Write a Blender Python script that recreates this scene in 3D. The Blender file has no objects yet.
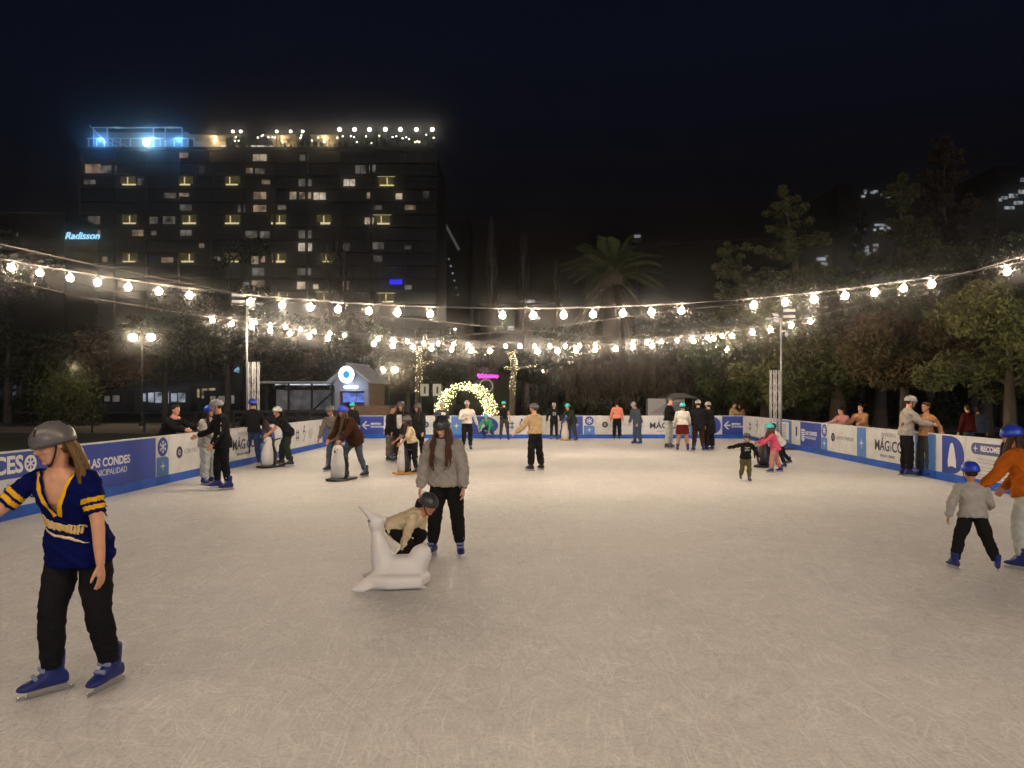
import bpy, bmesh, math, random
import numpy as np
from mathutils import Vector, Matrix, noise as mnoise
from mathutils.bvhtree import BVHTree

random.seed(7)
S = bpy.context.scene
COL = S.collection
R = math.radians
F, HC, HY = 700.0, 1.72, 398.0          # focal length in pixels, eye height, horizon row


def dist_of(py): return F * HC / (py - HY)
def X_of(px, d): return (px - 512.0) / F * d
def Z_of(py, d): return HC + (HY - py) / F * d
def ground(px, py): d = dist_of(py); return Vector((X_of(px, d), d, 0))
def lin(c):
    c = c / 255.0
    return c / 12.92 if c <= 0.04045 else ((c + 0.055) / 1.055) ** 2.4
def rgb(r, g, b): return (lin(r), lin(g), lin(b), 1.0)


# ------------------------------------------------------------------ materials
MATS = {}
def mat(name, col, rough=0.7, metal=0.0, spec=0.4, var=0.0, vscale=8.0, bump=0.0, bscale=40.0, coat=0.0, sss=0.0, stretch=None, trans=0.0):
    if name in MATS: return MATS[name]
    m = bpy.data.materials.new(name); m.use_nodes = True
    nt = m.node_tree; b = nt.nodes['Principled BSDF']
    if len(col) == 3: col = (*col, 1.0)
    b.inputs['Base Color'].default_value = col
    b.inputs['Roughness'].default_value = rough
    b.inputs['Metallic'].default_value = metal
    b.inputs['Specular IOR Level'].default_value = spec
    b.inputs['Coat Weight'].default_value = coat
    if trans: b.inputs['Transmission Weight'].default_value = trans
    tc = nt.nodes.new('ShaderNodeTexCoord')
    src = tc.outputs['Object']
    if stretch:
        mp = nt.nodes.new('ShaderNodeMapping'); mp.inputs['Scale'].default_value = stretch
        nt.links.new(src, mp.inputs['Vector']); src = mp.outputs['Vector']
    if var > 0:
        n = nt.nodes.new('ShaderNodeTexNoise'); n.inputs['Scale'].default_value = vscale; n.inputs['Detail'].default_value = 5
        nt.links.new(src, n.inputs['Vector'])
        cr = nt.nodes.new('ShaderNodeMapRange'); cr.inputs['From Min'].default_value = 0.3; cr.inputs['From Max'].default_value = 0.7
        cr.inputs['To Min'].default_value = 1 - var; cr.inputs['To Max'].default_value = 1 + var
        nt.links.new(n.outputs['Fac'], cr.inputs['Value'])
        mx = nt.nodes.new('ShaderNodeVectorMath'); mx.operation = 'SCALE'
        mx.inputs[0].default_value = col[:3]; nt.links.new(cr.outputs['Result'], mx.inputs['Scale'])
        nt.links.new(mx.outputs['Vector'], b.inputs['Base Color'])
    if bump > 0:
        n2 = nt.nodes.new('ShaderNodeTexNoise'); n2.inputs['Scale'].default_value = bscale; n2.inputs['Detail'].default_value = 6
        nt.links.new(src, n2.inputs['Vector'])
        bp = nt.nodes.new('ShaderNodeBump'); bp.inputs['Strength'].default_value = bump; bp.inputs['Distance'].default_value = 0.02
        nt.links.new(n2.outputs['Fac'], bp.inputs['Height']); nt.links.new(bp.outputs['Normal'], b.inputs['Normal'])
    MATS[name] = m
    return m

def emit(name, col, strength, var=0.0, vscale=3.0):
    if name in MATS: return MATS[name]
    m = bpy.data.materials.new(name); m.use_nodes = True
    nt = m.node_tree; nt.nodes.clear()
    o = nt.nodes.new('ShaderNodeOutputMaterial'); e = nt.nodes.new('ShaderNodeEmission')
    e.inputs['Color'].default_value = (*col[:3], 1); e.inputs['Strength'].default_value = strength
    if var:
        tc = nt.nodes.new('ShaderNodeTexCoord'); n = nt.nodes.new('ShaderNodeTexNoise'); n.inputs['Scale'].default_value = vscale; n.inputs['Detail'].default_value = 4
        nt.links.new(tc.outputs['Object'], n.inputs['Vector'])
        mr = nt.nodes.new('ShaderNodeMapRange'); mr.inputs['From Min'].default_value = .35; mr.inputs['From Max'].default_value = .65
        mr.inputs['To Min'].default_value = strength * (1 - var); mr.inputs['To Max'].default_value = strength * (1 + var)
        nt.links.new(n.outputs['Fac'], mr.inputs['Value']); nt.links.new(mr.outputs['Result'], e.inputs['Strength'])
    nt.links.new(e.outputs[0], o.inputs['Surface'])
    MATS[name] = m
    return m


# ------------------------------------------------------------------ mesh builder
class MB:
    def __init__(s): s.v = []; s.f = []; s.m = []; s.cur = 0; s.smooth = True
    def add(s, vs, fs):
        o = len(s.v); s.v.extend([tuple(x) for x in vs])
        for f in fs: s.f.append(tuple(i + o for i in f)); s.m.append(s.cur)
        return s
    def box(s, c, sz, M=None):
        x, y, z = sz[0] / 2, sz[1] / 2, sz[2] / 2
        vs = [Vector((a * x, b * y, d * z)) for a in (-1, 1) for b in (-1, 1) for d in (-1, 1)]
        if M is not None: vs = [M @ v for v in vs]
        c = Vector(c); vs = [v + c for v in vs]
        return s.add(vs, [(0, 1, 3, 2), (4, 6, 7, 5), (0, 4, 5, 1), (2, 3, 7, 6), (0, 2, 6, 4), (1, 5, 7, 3)])
    def rings(s, rings, cap=True):
        n = len(rings[0]); vs = [p for r in rings for p in r]; fs = []
        for i in range(len(rings) - 1):
            for j in range(n):
                k = (j + 1) % n
                fs.append((i * n + j, i * n + k, (i + 1) * n + k, (i + 1) * n + j))
        if cap:
            fs.append(tuple(range(n - 1, -1, -1))); b = (len(rings) - 1) * n; fs.append(tuple(b + j for j in range(n)))
        return s.add(vs, fs)
    def tube(s, pts, rad, n=10, cap=True, flat=1.0, side=None):
        pts = [Vector(p) for p in pts]
        if not hasattr(rad, '__len__'): rad = [rad] * len(pts)
        rs = []; prev = None
        for i, p in enumerate(pts):
            t = (pts[min(i + 1, len(pts) - 1)] - pts[max(i - 1, 0)])
            if t.length < 1e-9: t = Vector((0, 0, 1))
            t.normalize()
            a = side if side is not None else prev
            if a is None: a = Vector((1, 0, 0)) if abs(t.x) < 0.9 else Vector((0, 1, 0))
            a = (a - t * a.dot(t))
            if a.length < 1e-6: a = t.orthogonal()
            a.normalize(); b = t.cross(a); prev = a
            r = rad[i]
            rs.append([p + a * (r * math.cos(2 * math.pi * k / n)) + b * (r * flat * math.sin(2 * math.pi * k / n)) for k in range(n)])
        return s.rings(rs, cap)
    def ell(s, c, r, M=None, nu=14, nv=9):
        c = Vector(c); rs = []
        if not hasattr(r, '__len__'): r = (r, r, r)
        for i in range(nv + 1):
            th = math.pi * (0.02 + 0.96 * i / nv)
            ring = []
            for k in range(nu):
                ph = 2 * math.pi * k / nu
                v = Vector((r[0] * math.sin(th) * math.cos(ph), r[1] * math.sin(th) * math.sin(ph), -r[2] * math.cos(th)))
                if M is not None: v = M @ v
                ring.append(c + v)
            rs.append(ring)
        return s.rings(rs)
    def lathe(s, prof, n=16, c=(0, 0, 0)):
        c = Vector(c)
        return s.rings([[c + Vector((max(r, 1e-4) * math.cos(2 * math.pi * k / n), max(r, 1e-4) * math.sin(2 * math.pi * k / n), z)) for k in range(n)] for r, z in prof])
    def prism(s, poly, y0, y1):
        """polygon in xz extruded along y"""
        n = len(poly); vs = [(x, y0, z) for x, z in poly] + [(x, y1, z) for x, z in poly]
        fs = [tuple(range(n)), tuple(range(2 * n - 1, n - 1, -1))] + [(j, (j + 1) % n + 0, (j + 1) % n + n, j + n)[::-1] for j in range(n)]
        return s.add(vs, fs)
    def xform(s, M):
        s.v = [tuple(M @ Vector(v)) for v in s.v]; return s
    def build(s, name, mats, parent=None, smooth=True, sharp=None):
        me = bpy.data.meshes.new(name); me.from_pydata(s.v, [], s.f)
        if not isinstance(mats, (list, tuple)): mats = [mats]
        for m in mats: me.materials.append(m)
        if len(mats) > 1: me.polygons.foreach_set('material_index', s.m)
        me.polygons.foreach_set('use_smooth', [smooth] * len(me.polygons))
        me.update()
        if sharp is not None: me.set_sharp_from_angle(angle=R(sharp))
        o = bpy.data.objects.new(name, me); COL.objects.link(o)
        if parent is not None: o.parent = parent
        return o


def tag(o, label=None, cat=None, group=None, kind=None):
    if label: o['label'] = label
    if cat: o['category'] = cat
    if group: o['group'] = group
    if kind: o['kind'] = kind
    return o
def empty(name, loc=(0, 0, 0), rz=0.0, label=None, cat=None, group=None):
    o = bpy.data.objects.new(name, None); COL.objects.link(o)
    o.empty_display_size = 0.2
    o.location = loc; o.rotation_euler = (0, 0, rz)
    return tag(o, label, cat, group)
def inst(src, parent, loc=None, M=None):
    o = src.copy(); COL.objects.link(o); o.parent = parent
    for k in list(o.keys()):
        pass
    if loc is not None: o.location = loc
    return o
def share(name, me, parent, loc=(0, 0, 0), M=None):
    o = bpy.data.objects.new(name, me); COL.objects.link(o); o.parent = parent
    if M is not None: o.matrix_local = M
    else: o.location = loc
    return o

_PEND = []
def remesh(o, voxel, smooth=4, post=None):
    m = o.modifiers.new('R', 'REMESH'); m.mode = 'VOXEL'; m.voxel_size = voxel; m.use_smooth_shade = True
    if smooth:
        k = o.modifiers.new('S', 'SMOOTH'); k.factor = 0.5; k.iterations = smooth
    _PEND.append((o, post))
    return o
def flush():
    bpy.context.view_layer.update()
    dg = bpy.context.evaluated_depsgraph_get()
    for o, post in _PEND:
        me = bpy.data.meshes.new_from_object(o.evaluated_get(dg))
        me.polygons.foreach_set('use_smooth', [True] * len(me.polygons))
        o['_new'] = me.name
    for o, post in _PEND:
        me = bpy.data.meshes[o['_new']]; del o['_new']
        mats = [s.material for s in o.material_slots]
        o.modifiers.clear(); o.data = me
        me.materials.clear()
        for m in mats: me.materials.append(m)
        if post: post(o, me)
        me.update()
    _PEND.clear()

def text_mb(body, size, depth=0.003, bold=0.0, shear=0.0, align='CENTER', spacing=1.0):
    """lettering as a mesh in the local xz plane, front towards -y"""
    cu = bpy.data.curves.new('txt', 'FONT'); cu.body = body; cu.size = size; cu.extrude = depth / 2; cu.offset = bold; cu.shear = shear
    cu.align_x = align; cu.align_y = 'CENTER'; cu.resolution_u = 3; cu.space_character = spacing
    o = bpy.data.objects.new('txt', cu); COL.objects.link(o)
    bpy.context.view_layer.update()
    me = bpy.data.meshes.new_from_object(o.evaluated_get(bpy.context.evaluated_depsgraph_get()))
    b = MB(); b.add([(v.co.x, -v.co.z, v.co.y) for v in me.vertices], [tuple(p.vertices) for p in me.polygons])
    bpy.data.objects.remove(o); bpy.data.curves.remove(cu); bpy.data.meshes.remove(me)
    return b
def put(dst, src, dx=0, dy=0, dz=0):
    return dst.add([(v[0] + dx, v[1] + dy, v[2] + dz) for v in src.v], src.f)

def catmull(P, n=6):
    P = [Vector(p) for p in P]; Q = [P[0]] + P + [P[-1]]; out = []
    for i in range(1, len(Q) - 2):
        a, b, c, d = Q[i - 1], Q[i], Q[i + 1], Q[i + 2]
        for k in range(n):
            t = k / n
            out.append(0.5 * ((2 * b) + (c - a) * t + (2 * a - 5 * b + 4 * c - d) * t * t + (3 * b - a - 3 * c + d) * t ** 3))
    out.append(P[-1].copy())
    return out
def lerp_list(keys, n):
    """piecewise-smooth interpolation of radii"""
    out = []
    for i in range(n):
        t = i / (n - 1) * (len(keys) - 1); k = min(int(t), len(keys) - 2); f = t - k; f = f * f * (3 - 2 * f)
        out.append(keys[k] * (1 - f) + keys[k + 1] * f)
    return out
SKY_STRENGTH, EXPOSURE, BULB, LAMP, HAZE, ANISO = 0.33, 0.0, 340.0, 90.0, 0.0023, 0.986
# ------------------------------------------------------------------ camera, world, sky
cam = bpy.data.cameras.new('camera'); camo = bpy.data.objects.new('camera', cam); COL.objects.link(camo)
cam.sensor_width = 36; cam.lens = F / 1024 * 36; cam.clip_start = 0.05; cam.clip_end = 2000
cam.shift_y = (HY - 384.0) / 1024.0
camo.location = (0, 0, HC); camo.rotation_euler = (R(90), 0, 0)
S.camera = camo
W = bpy.data.worlds.new('World'); S.world = W; W.use_nodes = True
nt = W.node_tree; bg = nt.nodes['Background']
sky = nt.nodes.new('ShaderNodeTexSky'); sky.sky_type = 'NISHITA'; sky.sun_disc = False
sky.sun_elevation = R(-4.0); sky.sun_rotation = R(194); sky.air_density = 1.0; sky.dust_density = 1.0
tint = nt.nodes.new('ShaderNodeVectorMath'); tint.operation = 'MULTIPLY'; tint.inputs[1].default_value = (.55, .75, 1.5)
nt.links.new(sky.outputs[0], tint.inputs[0]); nt.links.new(tint.outputs[0], bg.inputs['Color']); bg.inputs['Strength'].default_value = SKY_STRENGTH
sun = bpy.data.lights.new('fill_sun', 'SUN'); suno = bpy.data.objects.new('fill_sun', sun); COL.objects.link(suno)
sun.energy = 0.45; sun.angle = R(12); sun.color = (0.95, 0.95, 1.0); suno.rotation_euler = (R(78), 0, R(14))  # unseen soft fill added from behind the camera to lift trees and outline buildings
S.view_settings.view_transform = 'Standard'; S.view_settings.look = 'None'; S.view_settings.exposure = EXPOSURE; S.view_settings.gamma = 1
S.view_settings.use_curve_mapping = False
S.render.engine = 'CYCLES'
cy = S.cycles
cy.use_denoising = True; cy.use_adaptive_sampling = True; cy.adaptive_threshold = 0.02
cy.max_bounces = 4; cy.diffuse_bounces = 2; cy.glossy_bounces = 2; cy.transmission_bounces = 4; cy.transparent_max_bounces = 6; cy.volume_bounces = 0
cy.sample_clamp_indirect = 3.0; cy.use_light_tree = True; cy.caustics_reflective = False; cy.caustics_refractive = False

# ------------------------------------------------------------------ ground, ice, paths
LA, LB = Vector((-7.12, 9.73, 0)), Vector((-6.47, 29.8, 0))
RA, RB = Vector((9.0, 14.3, 0)), Vector((9.85, 29.8, 0))
def lineX(A, B, d): return A.x + (B.x - A.x) * (d - A.y) / (B.y - A.y)
NEAR = -9.0
C_LN, C_RN = Vector((lineX(LA, LB, NEAR), NEAR, 0)), Vector((lineX(RA, RB, NEAR), NEAR, 0))

def ice_material():
    m = bpy.data.materials.new('scraped_ice'); m.use_nodes = True
    nt = m.node_tree; N = nt.nodes; L = nt.links; b = N['Principled BSDF']
    tc = N.new('ShaderNodeTexCoord')
    def noise(scale, detail=4, rough=0.5, vec=None, dist=0.0):
        n = N.new('ShaderNodeTexNoise'); n.inputs['Scale'].default_value = scale; n.inputs['Detail'].default_value = detail
        n.inputs['Roughness'].default_value = rough; n.inputs['Distortion'].default_value = dist
        L.new(vec if vec else tc.outputs['Object'], n.inputs['Vector']); return n.outputs['Fac']
    def math_(op, a, c=None):
        n = N.new('ShaderNodeMath'); n.operation = op
        for i, v in enumerate((a, c)):
            if v is None: continue
            if isinstance(v, (int, float)): n.inputs[i].default_value = v
            else: L.new(v, n.inputs[i])
        return n.outputs[0]
    # a gentle warp so skate marks come out as arcs
    wn = N.new('ShaderNodeTexNoise'); wn.inputs['Scale'].default_value = 0.5; wn.inputs['Detail'].default_value = 1
    L.new(tc.outputs['Object'], wn.inputs['Vector'])
    wv = N.new('ShaderNodeVectorMath'); wv.operation = 'SCALE'; wv.inputs['Scale'].default_value = 0.55
    L.new(wn.outputs['Color'], wv.inputs[0])
    wa = N.new('ShaderNodeVectorMath'); wa.operation = 'ADD'; L.new(tc.outputs['Object'], wa.inputs[0]); L.new(wv.outputs[0], wa.inputs[1])
    scratch = None
    for k, (ang, sx, sy, thr) in enumerate([(12, 60, 2.6, .69), (-35, 75, 3.2, .695), (58, 56, 2.2, .69), (95, 90, 4.0, .70), (-72, 66, 2.6, .695), (30, 110, 5.0, .70), (140, 95, 4.4, .70), (-8, 80, 2.8, .695), (75, 120, 6, .70), (118, 84, 3.4, .70)]):
        mp = N.new('ShaderNodeMapping'); mp.inputs['Rotation'].default_value = (0, 0, R(ang)); mp.inputs['Scale'].default_value = (sx * 0.5, sy * 0.5, 1)
        mp.inputs['Location'].default_value = (k * 13.7, k * 7.1, k * 3.3)
        L.new(wa.outputs[0], mp.inputs['Vector'])
        f = noise(1.0, 3, 0.6, mp.outputs['Vector'])
        mr = N.new('ShaderNodeMapRange'); mr.inputs['From Min'].default_value = thr - 0.05; mr.inputs['From Max'].default_value = thr + 0.05
        L.new(f, mr.inputs['Value'])
        scratch = mr.outputs['Result'] if scratch is None else math_('MAXIMUM', scratch, mr.outputs['Result'])
    # curved blade cuts: thin contour lines of smooth noise, broken up by a coarser mask
    cuts = None
    for k, (sc_, ang, st, eps) in enumerate([(.8, 0, 1, .0030), (1.3, 40, .8, .0042), (1.9, 100, .7, .0058), (.6, 150, 1.2, .0022), (2.6, 70, .6, .0075), (1.1, 15, .5, .0036)]):
        mp = N.new('ShaderNodeMapping'); mp.inputs['Rotation'].default_value = (0, 0, R(ang)); mp.inputs['Scale'].default_value = (1, st, 1); mp.inputs['Location'].default_value = (k * 21.3, k * 9.7, k * 5.1)
        L.new(tc.outputs['Object'], mp.inputs['Vector'])
        f = noise(sc_, 1, .4, mp.outputs['Vector'], .6)
        for lev in (.40, .455, .51, .565, .62):
            dd = math_('ABSOLUTE', math_('SUBTRACT', f, lev))
            mr = N.new('ShaderNodeMapRange'); mr.inputs['From Min'].default_value = 0.0; mr.inputs['From Max'].default_value = eps; mr.inputs['To Min'].default_value = 1; mr.inputs['To Max'].default_value = 0
            L.new(dd, mr.inputs['Value'])
            cuts = mr.outputs['Result'] if cuts is None else math_('MAXIMUM', cuts, mr.outputs['Result'])
    mk = noise(4.5, 4, .7); mr = N.new('ShaderNodeMapRange'); mr.inputs['From Min'].default_value = .36; mr.inputs['From Max'].default_value = .74; L.new(mk, mr.inputs['Value'])
    cuts = math_('MULTIPLY', cuts, mr.outputs['Result'])
    scratch = math_('MAXIMUM', math_('MULTIPLY', scratch, .8), cuts)
    fine = noise(46, 6, 0.75); mid = noise(7.0, 6, 0.7); big = noise(0.55, 4, 0.6)
    # albedo: snow-dusted ice, scraped streaks a little whiter, wet patches greyer
    # older cuts, melted and refrozen: slightly darker glassy lines
    old = None
    for k, (sc_, ang, st, eps) in enumerate([(1.0, 25, .7, .0042), (1.7, 120, .8, .006), (.7, 75, 1.1, .003)]):
        mp = N.new('ShaderNodeMapping'); mp.inputs['Rotation'].default_value = (0, 0, R(ang)); mp.inputs['Scale'].default_value = (1, st, 1); mp.inputs['Location'].default_value = (k * 31.3 + 5, k * 4.7, k * 8.1)
        L.new(tc.outputs['Object'], mp.inputs['Vector'])
        f = noise(sc_, 1, .4, mp.outputs['Vector'], .8)
        for lev in (.43, .49, .55, .6):
            dd = math_('ABSOLUTE', math_('SUBTRACT', f, lev))
            mr = N.new('ShaderNodeMapRange'); mr.inputs['From Min'].default_value = 0.0; mr.inputs['From Max'].default_value = eps; mr.inputs['To Min'].default_value = 1; mr.inputs['To Max'].default_value = 0
            L.new(dd, mr.inputs['Value']); old = mr.outputs['Result'] if old is None else math_('MAXIMUM', old, mr.outputs['Result'])
    a = math_('SUBTRACT', math_('MULTIPLY', scratch, 0.22), math_('MULTIPLY', old, 0.07))
    a = math_('ADD', a, math_('MULTIPLY', math_('SUBTRACT', fine, 0.5), 0.46))
    a = math_('ADD', a, math_('MULTIPLY', math_('SUBTRACT', mid, 0.5), 0.22))
    a = math_('ADD', a, math_('MULTIPLY', math_('SUBTRACT', big, 0.5), 0.26))
    a = math_('ADD', a, 0.60)
    cb = N.new('ShaderNodeCombineColor'); L.new(a, cb.inputs[0]); L.new(math_('MULTIPLY', a, 0.985), cb.inputs[1]); L.new(math_('MULTIPLY', a, 0.965), cb.inputs[2])
    L.new(cb.outputs[0], b.inputs['Base Color'])
    r = math_('ADD', math_('MULTIPLY', mid, 0.25), 0.36); L.new(r, b.inputs['Roughness'])
    b.inputs['IOR'].default_value = 1.31; b.inputs['Specular IOR Level'].default_value = 0.45
    h = math_('ADD', math_('MULTIPLY', scratch, 0.45), math_('ADD', math_('MULTIPLY', fine, 1.0), math_('MULTIPLY', mid, 1.1)))
    bp = N.new('ShaderNodeBump'); bp.inputs['Strength'].default_value = 0.38; bp.inputs['Distance'].default_value = 0.02
    L.new(h, bp.inputs['Height']); L.new(bp.outputs['Normal'], b.inputs['Normal'])
    return m
ib = MB()
poly = [C_LN, C_RN, RB, LB]
ib.add([(p.x, p.y, 0) for p in poly] + [(p.x, p.y, -0.055) for p in poly], [(0, 1, 2, 3), (0, 4, 5, 1), (1, 5, 6, 2), (2, 6, 7, 3), (3, 7, 4, 0)])
tag(ib.build('ice', ice_material(), smooth=False), kind='structure')
m_lawn = mat('lawn_dark', (0.045, 0.062, 0.024), 0.95, var=.45, vscale=1.5, bump=.8, bscale=30)
g = MB(); g.add([(-170, -28, -.06), (150, -28, -.06), (150, 212, -.06), (-170, 212, -.06)], [(0, 1, 2, 3)])
tag(g.build('ground', m_lawn, smooth=False), kind='structure')
m_path = mat('gravel_path', (0.24, 0.19, 0.155), 0.95, var=.25, vscale=3, bump=.5, bscale=60)
p = MB(); p.add([(-60, 38.5, -.056), (-13, 34.5, -.056), (30, 36.5, -.056), (30, 46, -.056), (-13, 48, -.056), (-60, 55, -.056)], [(0, 1, 2, 3, 4, 5)])
tag(p.build('path', m_path, smooth=False), kind='structure')
p = MB(); p.add([(-7.05, 30.3, -.052), (10.3, 30.3, -.052), (10.3, 36.3, -.052), (-7.05, 35.4, -.052)], [(0, 1, 2, 3)])
tag(p.build('pavement', mat('paving', (0.2, 0.18, 0.16), .9, var=.2, vscale=2), smooth=False), kind='structure')
m_grass = mat('grass_blades', (0.05, 0.075, 0.025), .8, var=.5, vscale=1)
rg = random.Random(5); vs = []; fs = []
for i in range(9000):
    if i < 6000: d = rg.uniform(11, 34); x = lineX(LA, LB, d) - rg.uniform(.5, 9)
    else: d = rg.uniform(13, 34); x = lineX(RA, RB, d) + rg.uniform(.5, 7)
    h = rg.uniform(.05, .15); a = rg.uniform(0, 6.28); w = .012
    o = len(vs); vs += [(x - w * math.cos(a), d - w * math.sin(a), -.07), (x + w * math.cos(a), d + w * math.sin(a), -.07), (x + rg.uniform(-.06, .06), d + rg.uniform(-.06, .06), -.06 + h)]
    fs.append((o, o + 1, o + 2))
gb = MB(); gb.add(vs, fs); tag(gb.build('grass', m_grass, smooth=False), 'dark grass growing along the outside of the rink boards', 'grass', kind='stuff')

# ------------------------------------------------------------------ rink boards with their prints
BH, KH = 0.945, 0.165
m_white = mat('board_white', (0.62, 0.62, 0.62), 0.4, var=.13, vscale=3, bump=.05, bscale=6)
m_blue = mat('board_blue', rgb(42, 64, 150), 0.4, var=.12, vscale=1.3, bump=.05, bscale=6)
m_light = mat('board_light_blue', rgb(76, 122, 186), 0.4, var=.06, vscale=2)
m_kick = mat('kick_strip_blue', rgb(24, 82, 176), 0.5, var=.22, vscale=4, bump=.1, bscale=20)
m_ink = mat('print_navy', rgb(32, 36, 66), 0.5)
m_grey = mat('print_grey', rgb(150, 150, 155), 0.5)
m_slate = mat('print_slate', rgb(70, 78, 128), 0.5)
m_wprint = mat('print_white', (0.72, 0.72, 0.74), 0.45)
m_post = mat('board_steel', (0.3, 0.3, 0.3), 0.45, metal=.8)

def circle(cx, cz, r, n=24, sx=1.0): return [(cx + sx * r * math.cos(2 * math.pi * k / n), cz + r * math.sin(2 * math.pi * k / n)) for k in range(n)]
def ring_mb(cx, cz, r0, r1, y0, y1, n=28):
    b = MB(); a = circle(cx, cz, r1, n); c = circle(cx, cz, r0, n)
    for k in range(n):
        j = (k + 1) % n
        b.prism([a[k], a[j], c[j], c[k]], y0, y1)
    return b
def star(cx, cz, r, r2, n=4):
    out = []
    for k in range(2 * n):
        q = r if k % 2 == 0 else r2; t = math.pi * k / n + math.pi / 2
        out.append((cx + q * math.cos(t), cz + q * math.sin(t)))
    return out
def snowflake(b, cx, cz, r, y0, y1, w=0.018):
    for k in range(3):
        t = math.pi * k / 3 + math.pi / 6; M = Matrix.Rotation(-t, 3, 'Y')
        b.box((cx, (y0 + y1) / 2, cz), (2 * r, abs(y1 - y0), w), M)
    for k in range(6):
        t = math.pi * k / 3 + math.pi / 6
        for s in (-1, 1):
            M = Matrix.Rotation(-(t + s * .8), 3, 'Y')
            c = Vector((cx + math.cos(t) * r * .72, 0, cz + math.sin(t) * r * .72))
            q = c + Vector((math.cos(t + s * .8), 0, math.sin(t + s * .8))) * r * .17
            b.box((q.x, (y0 + y1) / 2 - 0.0004 * (s + 2), q.z), (r * .34, abs(y1 - y0), w * .8), M)
Y1 = -0.0232          # panel face is at y=-0.02; each printed layer stands a little prouder
def layer(i): return (-0.0195, -0.0232 - 0.002 * i)
def D_shape(x, w, z0, z1, n=14):
    h = z1 - z0; rx = w; pts = [(x, z0)]
    for k in range(n + 1):
        t = -math.pi / 2 + math.pi * k / n
        pts.append((x + w * .35 + w * .65 * max(0, math.cos(t)) ** .8, (z0 + z1) / 2 + h / 2 * math.sin(t)))
    pts.append((x, z1)); return pts

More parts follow.
